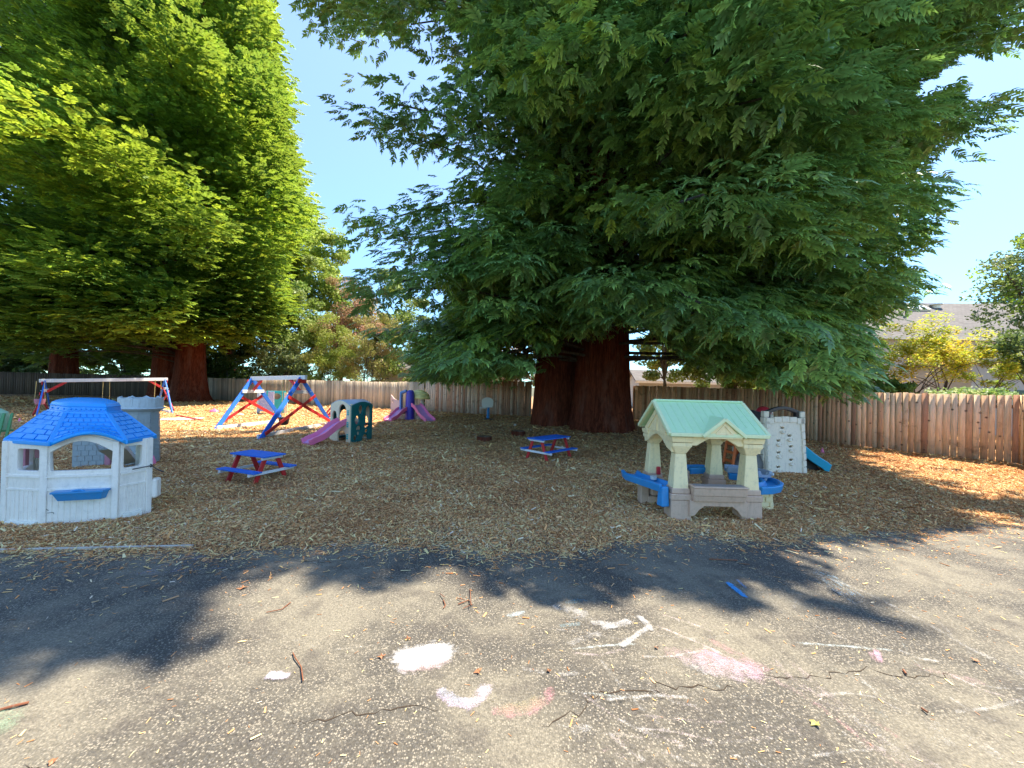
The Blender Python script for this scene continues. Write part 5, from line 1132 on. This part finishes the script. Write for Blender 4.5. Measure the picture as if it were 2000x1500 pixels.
# ---------------- beige and teal cube climber with pink slide
def cube_climber():
    A, B, C = G(645, 860), G(683, 867), G(725, 859)
    D = A + (C - B); c = (A + B + C + D) / 4; T = Thing('cube_climber', 'beige and dark green cube climber with wavy pink slide', 'play climber', (c.x, c.y, 0))
    H = 1.06; M, L = frame2(A, B)
    top = [(0, H - .1)] + []
    def roofline(L, H, r=.14, n=8): return [(0, 0), (L, 0), (L, H - r)] + [(L - L * t / n, H - r + r * math.sin(math.pi * t / n)) for t in range(1, n)] + [(0, H - r)]
    plate('front_wall', roofline(L, H + .08), [ell(L * .22, .68, .115, .165, 16), archwin(L * .44, .48, L * .82, 1.04, .2), archwin(L * .42, .03, L * .84, .33, .16)], .05, BEIGE, T.o, M, .010, T.loc)
    bl = MB(); w = .17; u = (B - A).normalized(); v = (C - B).normalized()
    col = T.w('corner_column', MB().prism([B - u * .16, B + u * .0 , B + v * .10, B + v * .10 - u * .16], [offs(B - u * .16, H), offs(B, H), offs(B + v * .10, H), offs(B + v * .10 - u * .16, H)]), BEIGE, .012)
    M2, L2 = frame2(B + v * .02, C); n = (B - A).normalized()
    sl_ = MB()
    for z in (.14, .46, .78): 
        for k in range(3): sl_.box(M @ Vector((L - .075, z + .05 * k, .035)), (.07, .02, .035), math.atan2(u.y, u.x))
    T.w('grip_slots', sl_, TEAL, .004)
    holes = [ell(L2 * .42, .90, .085, .13, 16), archwin(L2 * .66, .50, L2 * .90, 1.0, .16), ell(L2 * .26, .62, .095, .12, 16), ell(L2 * .34, .38, .10, .08, 14), ell(L2 * .34, .27, .06, .07, 14), ell(L2 * .72, .44, .10, .06, 14), ell(L2 * .72, .29, .07, .05, 12), archwin(L2 * .52, -.01 + .02, L2 * .80, .2, .14), ell(L2 * .2, .14, .07, .08, 12)]
    plate('side_wall', roofline(L2, H + .06, .10), holes, .05, TEALD, T.o, M2, .010, T.loc)
    M3, L3 = frame2(C, D); plate('back_wall', roofline(L3, H + .06), [archwin(.15, .05, .5, .7, .18), ell(L3 * .75, .7, .1, .15)], .05, BEIGE, T.o, M3, .010, T.loc)
    M4, L4 = frame2(D, A); plate('side_wall', roofline(L4, H + .04, .10), [archwin(.2, .1, .55, .85, .18)], .05, TEALD, T.o, M4, .010, T.loc)
    # curved blue-grey roof
    K = 10; pts = []; rf = MB()
    for t in range(K + 1):
        s = t / K; z = H - .03 + .13 * math.sin(math.pi * s); p = A.lerp(B, s); q2 = D.lerp(C, s); pts += [offs(p, z), offs(q2, z)]
    rf.add(pts, [(2 * t, 2 * t + 2, 2 * t + 3, 2 * t + 1) for t in range(K)])
    ro = T.w('roof', rf, plastic('blue_grey_roof', (.33, .40, .50), .45, .2, .15)); sm = ro.modifiers.new('t', 'SOLIDIFY'); sm.thickness = .03
    T.w('deck', MB().prism([offs(p, .44) for p in (A.lerp(B, .05), B.lerp(A, .05), C.lerp(D, .05), D.lerp(C, .05))], [offs(p, .48) for p in (A.lerp(B, .05), B.lerp(A, .05), C.lerp(D, .05), D.lerp(C, .05))]), REDP)
    st = A.lerp(B, .62); e = G(597, 872); slide(T, Vector((st.x, st.y, .56)) + (e - st).normalized() * -.02, Vector((e.x, e.y, .06)), None, .40, PINK, LILAC, .05)
cube_climber()
rs = Thing('red_toy', 'red plastic toy frame on the ground behind the cube climber', 'toy', GD(636, 17.0)); 
rs.l('frame', MB().tube([(-.30, 0, .08), (-.02, 0, .18), (.28, .05, .62)], .04, 8).tube([(-.30, .35, .08), (-.02, .35, .18), (.28, .4, .62)], .04, 8), REDP)
rs.l('seat', MB().box((0, .18, .12), (.45, .4, .06)), REDP, .02)

# ---------------- purple tower with two pink slides
def purple_set():
    b = GD(798, 17.4); T = Thing('slide_playset', 'purple toy tower with two pink slides and yellow umbrella roof by the grey fence', 'play slide', (b.x, b.y, 0)); y = b.y
    X = lambda px, z=0, yy=None: GD(px, yy or y, z)
    pr = [(.21, -.02), (.20, .5), (.185, 1.15), (.16, 1.30), (.08, 1.36)]
    T.w('tower', MB().lathe(X(800), pr, 18, sx=1.0, sy=1.0), PURPLE)
    T.w('gate_post', MB().box(X(783.5, .78), (.09, .3, .95)), plastic('light_blue_plastic', (.12, .28, .62), .4, .2, .1), .03, seg=3)
    T.w('gate_arch', MB().bar(X(783, 1.22), X(795, 1.33), .26, .12), plastic('light_blue_plastic', None), .04, seg=3)
    T.w('gate_panel', MB().bar(X(784, .42), X(797, .42), .1, .28), PINKD, .02)
    a0, a1 = X(763, 0, y + .3), X(783, 0, y + .2); M, L = frame2(a0, a1)
    plate('climbing_wall', [(0, 0), (L, 0), (L, .85), (L * .6, .88), (L * .3, .95), (0, 1.12)], [rect(.07, .35, .12, .45, .01), rect(.07, .75, .12, .87, .01)], .06, plastic('pale_pink_plastic', (.72, .50, .46), .5, .2, .15), T.o, M, .01, T.loc)
    slide(T, X(788, .50, y - .1), X(757, .05, y - 1.0), None, .42, PINK, LILAC, .05)
    slide(T, X(812, .68, y), X(841, .05, y - .9), None, .46, PINK, LILAC, .06)
    for px, yy in ((808.5, y + .35), (822.5, y + .35), (812, y + .8), (825, y + .8)): p = X(px, 0, yy); T.w('roof_post', MB().tube([p, offs(p, 1.02)], .045, 10), OFFW)
    p = X(817, 0, y + .5); dome = MB(); n_ = 16; rings = []
    for (r, z) in ((.50, .98), (.46, 1.12), (.34, 1.27), (.18, 1.36), (.03, 1.39)):
        dome_r = [V3(p.x + (r * (1 + (.06 if k % 2 else -.02) * (r > .3))) * math.cos(2 * math.pi * k / n_), p.y + r * (1 + (.06 if k % 2 else -.02) * (r > .3)) * math.sin(2 * math.pi * k / n_), z - (.04 if (k % 2 and r > .48) else 0)) for k in range(n_)]; rings.append(dome_r)
    for a, b_ in zip(rings[:-1], rings[1:]): dome.add(a + b_, [(k, (k + 1) % n_, n_ + (k + 1) % n_, n_ + k) for k in range(n_)])
    u = T.w('umbrella_roof', dome, YELLOWP); s = u.modifiers.new('t', 'SOLIDIFY'); s.thickness = .03
    for px in (786, 818): pp = X(px, 0, y + .1); T.w('base', MB().box((pp.x, pp.y + .2, .1), (.35, .5, .22)), TAUPE, .03)
purple_set()

# ---------------- little basketball hoop, ball, stumps
b = GD(953, 18.4); T = Thing('basketball_hoop', 'small toy basketball hoop on a blue post, white backboard', 'basketball hoop', b)
T.l('post', MB().tube([(0, 0, -.03), (0, 0, .70)], [.075, .06], 12), BLUEP); T.l('base', MB().lathe((0, 0, 0), [(.30, -.02), (.28, .05), (.1, .10)], 18), BLACKP)
M = Matrix.Translation((-.20, -.06, .0)) @ Matrix(((1, 0, 0, -.12), (0, 0, -1, 0), (0, 1, 0, 0), (0, 0, 0, 1)))
bbp = plate('backboard', [(.04, .62), (.52, .62), (.55, .72), (.56, .90)] + [(.28 + .28 * math.cos(t), .90 + .20 * math.sin(t)) for t in [math.pi * k / 10 for k in range(1, 10)]] + [(0, .90), (.01, .72)], [], .06, plastic('white_backboard', (.78, .74, .66), .5, .1, .15), T.o, M, .014)
rim = MB(); T.l('rim', rim.tube([V3(-.20 + .17 * math.cos(t), -.26 + .17 * math.sin(t), .60) for t in [math.pi * 2 * k / 18 for k in range(19)]], .018, 8), plastic('white_backboard', None))
p = G(1006, 832, .05); T = Thing('ball', 'small white ball on shaded mulch in front of the fence', 'ball', (p.x, p.y, .0))
T.l('ball', MB().lathe((0, 0, .07), [(.065 * math.sin(math.pi * k / 12) + .0005, -.065 * math.cos(math.pi * k / 12)) for k in range(13)], 20, cap=False), plastic('white_backboard', None), smooth=180)
STT = bark('stump_top', (.22, .13, .08), (.38, .27, .17), 3)
for (px, py, r_, h, lb) in ((945, 864, .22, .15, 'low round log stump on mulch in front of the hoop'), (1012, 853, .23, .17, 'darker log stump in deep shade beside the picnic table')):
    p = G(px, py); T = Thing('log_stump', lb, 'stump', (p.x, p.y + r_, 0), 0, 'log stumps used as seats')
    m_ = trunk_mesh(h + .05, [(0, r_), (h, r_ * .98)], .06, int(px), n=32, rings=5); T.l('side', m_, REDBARK); T.l('cut_face', MB().lathe((0, 0, h - .012), [(r_ * .97, 0), (r_ * .96, .012), (r_ * .5, .014)], 28), STT)

# ---------------- picnic tables
def picnic(label, c, rz, Lt, Wt, H, bh, boff, Lb, fs, legsp):
    T = Thing('picnic_table', label, 'picnic table', (c.x, c.y, 0), rz, 'small painted picnic tables')
    nb_ = 4; w = Wt / nb_
    for i in range(nb_): T.l('table_board', MB().box((0, -Wt / 2 + w * (i + .5), H - .011), (Lt, w - .006, .022)), WBLUE, .003)
    for s in (-1, 1):
        for j in (-.5, .5): T.l('bench_board', MB().box((0, s * boff + j * .075, bh - .011), (Lb, .070, .022)), WBLUE, .003)
        x = s * legsp / 2
        T.l('top_rail', MB().box((x * 1.08, 0, H - .045), (.03, Wt - .02, .042)), WWHITE, .003)
        T.l('bench_rail', MB().box((x * 1.10, 0, bh - .045), (.03, boff * 2 + .18, .042)), WWHITE, .003)
        for t in (-1, 1): T.l('leg', MB().bar((x, t * fs / 2, -.02), (x, t * Wt * .26, H - .03), .03, .065, up=(0, 1, 0)), WRED, .003)
    return T
cA = (G(435, 940) + G(567, 934)) / 2
picnic('small blue, white and red picnic table in front of the swing set', cA, math.radians(-20), .80, .38, .44, .22, .31, .84, .56, .60)
cB = (G(1021, 898) + G(1120, 893)) / 2
picnic('small blue, white and red picnic table in shade by the big trunk', cB, math.radians(46), 1.05, .46, .50, .25, .36, 1.05, .62, .86)

# ---------------- open playhouse with mint roof (right)
def patio_house():
    x0, x1, y0, y1 = 2.07, 3.24, 4.93, 6.00; cx, cy = (x0 + x1) / 2, (y0 + y1) / 2
    T = Thing('open_playhouse', 'cream open-sided toy playhouse with mint green gabled roof and brown planter', 'playhouse', (cx, cy, 0)); E = 1.075; R = 1.47
    pw = .20
    for (px_, py_, sx, sy) in ((x0 + .13, y0 + .10, 1, 1), (x1 - .13, y0 + .10, -1, 1), (x0 + .12, y1 - .1, 1, -1), (x1 - .12, y1 - .1, -1, -1)):
        c = V3(px_, py_, 0); front = py_ < cy
        def sq(w, d, z): return [V3(c.x - w, c.y - d, z), V3(c.x + w, c.y - d, z), V3(c.x + w, c.y + d, z), V3(c.x - w, c.y + d, z)]
        zb = .40; T.w('base_block', MB().prism(sq(.135, .12, -.03), sq(.125, .11, .25)).prism(sq(.135, .12, .25), sq(.135, .12, .33)).prism(sq(.118, .105, .33), sq(.115, .10, zb)), TAUPE, .012, seg=3)
        pil = MB().prism(sq(.100, .092, zb - .01), sq(.070, .068, .84)).prism(sq(.070, .068, .84), sq(.118, .105, .93)).prism(sq(.125, .11, .93), sq(.125, .11, .985)).prism(sq(.132, .115, .99), sq(.145, .125, 1.06))
        T.w('pillar', pil, CREAM, .009, seg=3)
    # arched aprons between the pillars
    def apron(a, b, rise, z0, z1, cut):
        M, L = frame2(a, b); o = [(0, z1), (0, z0)] + [(cut + (L - 2 * cut) * t / 14, z0 + rise * math.sin(math.pi * t / 14)) for t in range(15)] + [(L, z0), (L, z1)]
        plate('apron', o, [], .05, CREAM, T.o, M, .008, T.loc)
    apron(V3(x0 + .16, y0 + .03, 0), V3(x1 - .16, y0 + .03, 0), .11, .95, 1.13, .16)
    apron(V3(x1 - .16, y1 - .03, 0), V3(x0 + .16, y1 - .03, 0), .13, .90, 1.13, .12)
    # gable ends
    for xx, s in ((x0 + .03, 1), (x1 - .03, -1)):
        a, b = (V3(xx, y1 - .04, 0), V3(xx, y0 + .04, 0)) if s > 0 else (V3(xx, y0 + .04, 0), V3(xx, y1 - .04, 0)); M, L = frame2(a, b)
        o = [(0, .86), (.16, .90)] + [(.16 + (L - .32) * t / 12, .90 + .13 * math.sin(math.pi * t / 12)) for t in range(1, 12)] + [(L - .16, .90), (L, .86), (L, 1.09), (L / 2, R - .03), (0, 1.09)]
        ex = MB(); q = lambda u, v, w: M @ Vector((u, v, w))
        for (u0, v0, u1, v1) in ((.14, 1.07, L - .14, 1.07), (.16, 1.09, L / 2, 1.34), (L - .16, 1.09, L / 2, 1.34), (L / 2, 1.07, L / 2, 1.33)): ex.bar(q(u0, v0, .028), q(u1, v1, .028), .026, .022, up=q(0, 0, 1) - q(0, 0, 0))
        plate('gable', o, [], .05, CREAM, T.o, M, .008, T.loc, ex)
    # roof slopes
    ov = .06; rx0, rx1 = x0 - .05, x1 + .03
    F0, F1, R0, R1 = V3(rx0, y0 - ov, E), V3(rx1, y0 - ov, E), V3(rx0, cy, R), V3(rx1, cy, R); B0, B1 = V3(rx0, y1 + ov, E), V3(rx1, y1 + ov, E); th = V3(0, 0, .035)
    rf = MB().prism([F0, F1, R1, R0], [p + th for p in (F0, F1, R1, R0)]).prism([R0, R1, B1, B0], [p + th for p in (R0, R1, B1, B0)]); roof = T.w('roof', rf, MINT, .008)
    seams = MB()
    for k in range(1, 12):
        t = k / 12; a, b = F0.lerp(F1, t) + th, R0.lerp(R1, t) + th
        if .40 < t < .86: a = a.lerp(b, .42 if .52 < t < .74 else .20)
        seams.bar(a + V3(0, 0, .003), b + V3(0, 0, .003), .012, .007)
        seams.bar(B0.lerp(B1, t) + th, R0.lerp(R1, t) + th, .012, .007)
    T.w('roof_seams', seams, MINT, parent=roof)
    tr = MB(); e = V3(0, 0, .020)
    for a, b in ((F0, F1), (B0, B1), (F0, R0), (R0, B0), (F1, R1), (R1, B1)): tr.bar(a + e, b + e, .050, .050)
    T.w('roof_trim', tr, CREAMG, .010, parent=roof)
    T.w('ridge_cap', MB().bar(R0 + V3(0, 0, .04), R1 + V3(0, 0, .04), .06, .03), MINT, .01, parent=roof)
    # dormer
    dx = 2.665 + .03; hw = .245; dzt = E + .205; yf = y0 - ov - .015; slope = (R - E) / (cy - (y0 - ov)); yb = y0 - ov + (dzt - E) / slope
    dm = MB()
    for s in (-1, 1):
        a, b, c2 = V3(dx + s * hw, yf, E - .01), V3(dx, yf, dzt), V3(dx, yb + .03, dzt + .01); d2 = V3(dx + s * hw, yf + .05, E + .01)
        dm.prism([a, b, c2, d2] if s > 0 else [b, a, d2, c2], [p + V3(0, 0, .04) for p in ([a, b, c2, d2] if s > 0 else [b, a, d2, c2])])
    T.w('dormer_roof', dm, MINT, .005, parent=roof)
    dg = MB(); 
    for s in (-1, 1): dg.bar(V3(dx + s * (hw + .03), yf - .012, E + .005), V3(dx, yf - .012, dzt + .022), .035, .045)
    T.w('dormer_trim', dg, CREAMG, .008, parent=roof)
    gp_ = MB().prism([V3(dx - hw, yf, E - .02), V3(dx + hw, yf, E - .02), V3(dx, yf, dzt)], [V3(dx - hw, yf + .04, E - .02), V3(dx + hw, yf + .04, E - .02), V3(dx, yf + .04, dzt)])
    gp_.bar(V3(dx - .11, yf - .005, E + .04), V3(dx + .11, yf - .005, E + .04), .015, .018).bar(V3(dx - .10, yf - .005, E + .045), V3(dx, yf - .005, dzt - .05), .015, .018).bar(V3(dx + .10, yf - .005, E + .045), V3(dx, yf - .005, dzt - .05), .015, .018)
    T.w('dormer_gable', gp_, CREAM, .004, parent=roof)
    # planter box with apron and arched opening
    bx0, bx1 = x0 + .255, x1 - .245; yy = y0 - .02
    def rr(z, g_, d0, d1): return [V3(bx0 - g_, yy - d0, z), V3(bx1 + g_, yy - d0, z), V3(bx1 + g_, yy + d1, z), V3(bx0 - g_, yy + d1, z)]
    T.w('planter', MB().prism(rr(.255, -.01, .05, .05), rr(.33, -.005, .065, .06)).prism(rr(.332, 0, .075, .065), rr(.43, .005, .085, .07)).prism(rr(.432, .015, .095, .08), rr(.455, .012, .092, .08)), TAUPE, .010, seg=3)
    T.w('planter_soil', MB().prism(rr(.4555, -.02, .06, .05), rr(.458, -.02, .06, .05)), plastic('dusty_soil', (.30, .26, .22), .9, .3, .4), parent=None)
    a, b = V3(bx0 - .03, yy + .02, 0), V3(bx1 + .03, yy + .02, 0); M, L = frame2(a, b)
    plate('planter_apron', [(0, .26), (0, .06), (.07, .07), (.12, .14), (.19, .19), (L - .19, .19), (L - .12, .14), (L - .07, .07), (L, .06), (L, .26)], [], .09, TAUPE, T.o, M, .010, T.loc)
    # inner floor pieces seen through: sink block and stool
    T.w('inner_block', MB().box((2.62, y1 - .05, .22), (.24, .2, .44)), TAUPE, .02)
    # blue water tables at both sides
    def trough(pts, w, z, dep=.10):
        pr_ = [(-w / 2, -dep), (w / 2, -dep), (w / 2 + .02, 0), (w / 2 - .025, .01), (w / 2 - .05, -.05), (-w / 2 + .05, -.05), (-w / 2 + .025, .01), (-w / 2 - .02, 0)]
        v = []; m_ = len(pr_); fs = []
        for i, p in enumerate(pts):
            d = (pts[min(i + 1, len(pts) - 1)] - pts[max(i - 1, 0)]); d.z = 0; s = Vector((d.y, -d.x, 0)).normalized()
            for a_, b_ in pr_: v.append(V3(p.x, p.y, z + b_) + s * a_)
        for i in range(len(pts) - 1):
            for k in range(m_): fs.append((i * m_ + k, i * m_ + (k + 1) % m_, (i + 1) * m_ + (k + 1) % m_, (i + 1) * m_ + k))
        fs += [tuple(range(m_ - 1, -1, -1)), tuple(range((len(pts) - 1) * m_, len(pts) * m_))]
        return MB().add(v, fs)
    l0, l1 = V3(2.06, 5.02, 0), V3(1.80, 5.62, 0)
    lt = T.w('water_trough', trough([l0, l0.lerp(l1, .33), l0.lerp(l1, .66), l1, l1 + V3(.02, .2, 0)], .24, .43), BLUEP, .012, seg=3)
    T.w('trough_spout', MB().box((2.00, 5.0, .28), (.12, .12, .26), .3, taper=.8), BLUEP, .02)
    T.w('star_knob', MB().lathe((1.83, 5.42, .34), [(.05, -.02), (.05, .02)], 10), YELLOWP, .005)
    T.w('cup', MB().lathe((1.98, 5.30, .42), [(.04, 0), (.045, .045), (.05, .05)], 12), GREYL, .004)
    T.w('leg_block', MB().box((1.955, 5.62, .17), (.12, .16, .40), taper=1.05), TAUPE, .015)
    for k, zz in enumerate((.08, .2, .3)): T.w('leg_block', MB().box((2.10 + .03 * (k % 2), 5.62 - .05 * k, zz), (.20, .20, .10)), TAUPE, .012)
    arc = [V3(3.22 + .48 * math.sin(t) * 1.0 - .02, 5.50 - .42 * math.cos(t), 0) for t in [math.pi * (.02 + .11 * k) for k in range(9)]]
    T.w('water_trough', trough(arc, .22, .43), BLUEP, .012, seg=3)
    arc2 = [V3(3.22 + .42 * math.sin(t), 5.50 - .34 * math.cos(t) + .03, .03) for t in [math.pi * (.45 + .10 * k) for k in range(6)]]
    T.w('upper_trough', trough([p for p in arc2], .18, .53, .09), plastic('pale_blue_grey_plastic', (.26, .33, .44), .45, .2, .2), .012, seg=3)
    T.w('water_trough', trough([V3(2.75, y1 + .02, 0), V3(3.0, y1 + .08, 0), V3(3.25, y1 + .02, 0)], .22, .47), BLUEP, .012, seg=3)
    lb = V3(3.53, 5.42, 0); sb = MB().prism([lb + V3(-.12, -.10, -.03), lb + V3(.13, -.10, -.03), lb + V3(.13, .12, -.03), lb + V3(-.12, .12, -.03)], [lb + V3(-.10, -.09, .36), lb + V3(.11, -.09, .36), lb + V3(.11, .10, .36), lb + V3(-.10, .10, .36)])
    sb.tiles(lb + V3(-.12, -.102, 0), lb + V3(.13, -.102, 0), lb + V3(.11, -.092, .36), lb + V3(-.10, -.092, .36), 5, 2, .10, .010, True, 0, .14)
    sb.tiles(lb + V3(.13, -.10, 0), lb + V3(.13, .12, 0), lb + V3(.11, .10, .36), lb + V3(.11, -.09, .36), 5, 1, .10, .010, False, 0, .14)
    T.w('stone_leg', sb, CREAM, .006)
    T.w('faucet', MB().tube([V3(3.66, 5.52, .40), V3(3.70, 5.52, .50), V3(3.74, 5.46, .50)], .022, 8), GREYL)
    T.w('red_pump', MB().box((2.24, y1 - .20, .44), (.06, .05, .12)), REDP, .015)
patio_house()

# ---------------- castle climber at the fence
def wall_climber():
    A, B = G(1497, 927), G(1572, 925); c = (A + B) / 2 + V3(0, .5, 0)
    T = Thing('climbing_wall_playset', 'white stone-look climbing wall playset with teal slide and dark arched rail', 'play climber', (c.x, c.y, 0))
    M, L = frame2(A, B); H = 1.14
    lean = Matrix.Rotation(math.radians(-4), 4, 'X'); Mw = M @ lean; q = lambda u, v, w: Mw @ Vector((u, v, w))
    ex = MB(); r = random.Random(3)
    bw = .085
    for side in (0, 1):                               # stone borders
        z = 0
        while z < H - .12:
            h = r.uniform(.10, .17); u0, u1 = (0, bw * r.uniform(.85, 1.1)) if side == 0 else (L - bw * r.uniform(.85, 1.1), L)
            ex.prism([q(u0 - .008 * (side == 0), z + .004, .02), q(u1, z + .004, .02), q(u1, z + h - .006, .02), q(u0 - .008, z + h - .006, .02)], [q(u0, z + .010, .055), q(u1 - .006, z + .010, .055), q(u1 - .006, z + h - .012, .055), q(u0, z + h - .012, .055)]); z += h
    n_ = 5
    for i in range(n_):
        u0, u1 = L * i / n_ + .004, L * (i + 1) / n_ - .004; z0 = H - .13 + .05 * math.sin(math.pi * (i + .5) / n_)
        ex.prism([q(u0, z0, .02), q(u1, z0, .02), q(u1, z0 + .12, .02), q(u0, z0 + .12, .02)], [q(u0 + .005, z0 + .005, .055), q(u1 - .005, z0 + .005, .055), q(u1 - .005, z0 + .115, .055), q(u0 + .005, z0 + .115, .055)])
    outer = [(0, 0), (L, 0), (L, H - .03)] + [(L - L * t / 10, H - .03 + .06 * math.sin(math.pi * t / 10)) for t in range(1, 10)] + [(0, H - .03)]
    holds = [(.42, .92), (.60, .76), (.31, .66), (.63, .54), (.30, .42), (.62, .27), (.28, .13)]
    hl = [ell(u * L, v + .02, .052, .020, 10) for u, v in holds]
    w = plate('climbing_wall', outer, hl, .06, STONEP, T.o, Mw, .008, T.loc, ex)
    T.w('wall_back', MB().prism([q(.01, .01, -.06), q(L - .01, .01, -.06), q(L - .01, H - .05, -.06), q(.01, H - .05, -.06)], [q(.01, .01, -.045), q(L - .01, .01, -.045), q(L - .01, H - .05, -.045), q(.01, H - .05, -.045)]), STONEP)
    for u, v in holds:
        hd = MB()
        pts = [q(u * L + .055 * math.cos(t), v - .045 + .045 * math.sin(t), .045 - .01 * abs(math.sin(t))) for t in [math.pi * k / 8 for k in range(8, 17)]]; hd.tube(pts, .013, 8)
        hd.tube([q(u * L + .05 * math.cos(t), v + .04 + .018 * math.sin(t), .034) for t in [math.pi * k / 8 for k in range(0, 9)]], .010, 8)
        hd.lathe(q(u * L, v - .05, .035), [(.045, -.03), (.03, .02)], 10)
        T.w('hand_hold', hd, STONEP, parent=w, smooth=60)
    dp = .95; P0, P1 = A + V3(.02, .10, 0), B + V3(-.02, .10, 0); Q0, Q1 = P0 + V3(-.02, dp, 0), P1 + V3(-.02, dp, 0)
    for p in (P0, P1, Q0, Q1): 
        st = MB()
        for k in range(10): st.box(p + V3(0, .02, .065 + k * .128), (.115 - .010 * (k % 2), .12 - .008 * (k % 2), .122))
        T.w('stone_post', st, STONEP, .012)
    T.w('platform', MB().prism([offs(x, .60) for x in (P0, P1, Q1, Q0)], [offs(x, .66) for x in (P0, P1, Q1, Q0)]), BROWNP)
    # arched rail over the wall
    Mr, Lr = frame2(offs(P0, 0) + V3(.03, .05, 0), offs(P1, 0) + V3(-.03, .05, 0)); o = [(0, 1.10), (.09, 1.10), (.10, 1.24)] + [(.10 + (Lr - .20) * t / 10, 1.24 + .07 * math.sin(math.pi * t / 10)) for t in range(1, 10)] + [(Lr - .10, 1.24), (Lr - .09, 1.10), (Lr, 1.10), (Lr, 1.28)] + [(Lr - Lr * t / 10, 1.28 + .10 * math.sin(math.pi * t / 10)) for t in range(1, 10)] + [(0, 1.28)]
    plate('arch_rail', o, [], .08, BROWNP, T.o, Mr, .012, T.loc)
    Ms, Ls = frame2(offs(Q0, 0), offs(P0, 0)); plate('side_panel', [(0, .62), (Ls, .62), (Ls, 1.22), (Ls * .5, 1.28), (0, 1.22)], [], .06, plastic('charcoal_plastic', (.05, .05, .055), .5, .2, .2), T.o, Ms, .01, T.loc)
    p = GD(1491, A.y + .9, 1.26); T.w('red_bell', MB().lathe(p, [(.16, -.07), (.15, -.01), (.11, .05), (.05, .085), (.01, .09)], 16), REDP)
    # ladder at the left
    lt_, lb_ = V3(P0.x - .28, P0.y + .45, .95), V3(P0.x - .62, P0.y + .05, .12)
    for k, s in enumerate((-.0, .34)): T.w('ladder_rail', MB().bar(lb_ + V3(0, s, 0), lt_ + V3(0, s, 0), .05, .09), ORANGE, .01)
    for k in range(5): t = (k + .5) / 5; T.w('ladder_rung', MB().bar(lb_.lerp(lt_, t) + V3(0, 0, 0), lb_.lerp(lt_, t) + V3(0, .34, 0), .05, .06), ORANGE, .01)
    T.w('orange_panel', MB().prism([lb_ + V3(.30, .1, 0), lb_ + V3(.36, .1, 0), lb_ + V3(.36, .4, 0), lb_ + V3(.30, .4, 0)], [lt_ + V3(-.05, 0, .12), lt_ + V3(.1, 0, .12), lt_ + V3(.1, .3, .12), lt_ + V3(-.05, .3, .12)]), ORANGE, .01)
    rk = MB(); r = random.Random(9); rc = V3(P0.x - .22, P0.y + .15, 0)
    rings = []
    for j in range(7):
        z = .46 * j / 6; rad = .33 * math.sqrt(max(.02, 1 - (j / 6.3) ** 2)); rings.append([rc + V3(rad * math.cos(t) * r.uniform(.86, 1.08), rad * .8 * math.sin(t) * r.uniform(.86, 1.08), z) for t in [2 * math.pi * k / 14 for k in range(14)]])
    for a, b in zip(rings[:-1], rings[1:]): rk.add(a + b, [(k, (k + 1) % 14, 14 + (k + 1) % 14, 14 + k) for k in range(14)])
    rk.add(rings[-1], [tuple(range(14))]); T.w('rock_step', rk, ROCKP, .01)
    s0 = V3(P1.x + .02, P1.y + .45, .62); e = G(1618, 922); slide(T, s0, V3(e.x, e.y + .05, .06), None, .38, SKYB, None, .02)
    T.w('slide_support', MB().prism([V3(P1.x + .05, P1.y + .32, -.02), V3(P1.x + .60, P1.y + .20, -.02), V3(P1.x + .60, P1.y + .45, -.02), V3(P1.x + .05, P1.y + .58, -.02)], [V3(P1.x + .05, P1.y + .32, .52), V3(P1.x + .50, P1.y + .24, .16), V3(P1.x + .50, P1.y + .45, .16), V3(P1.x + .05, P1.y + .58, .52)]), BROWNP)
wall_climber()

# ---------------- green toy at the left edge, small debris
p = G(-14, 868); T = Thing('green_toy_chair', 'green plastic toy cut off by the left edge', 'toy', (p.x, p.y, 0))
T.l('seat', MB().box((-.12, .1, .30), (.42, .42, .05)), GREENP, .015)
for s in (0, 1): T.l('leg', MB().bar((.05 + .06 * s, .02 + .1 * s, 0), (.16 + .06 * s, .06 + .1 * s, .72), .035, .05), GREENP, .008)
T.l('backrest', MB().lathe((-.16, .12, .32), [(.26, 0), (.27, .2), (.22, .4), (.1, .5)], 14), plastic('pale_green_plastic', (.30, .55, .36), .45, .3, .1), .01)
for (px, py, lb, mt, s) in ((418, 806, 'pink toy lying on the far sunlit mulch', PINK, .16), (470, 812, 'small pale toy in sun between the far swing and A-frame', STONEP, .10), (645, 812, 'pink ball-like toy near the grey fence', PINK, .12)):
    p = G(px, py); T = Thing('small_toy', lb, 'toy', (p.x, p.y, 0)); T.l('body', MB().lathe((0, 0, 0), [(s * .7, 0), (s, s * .3), (s * .8, s * .8), (s * .2, s)], 12, sx=1.4), mt, .01); T.l('handle', MB().tube([(-s * .5, 0, s * .8), (0, 0, s * 1.3), (s * .5, 0, s * .8)], s * .12, 6), mt)
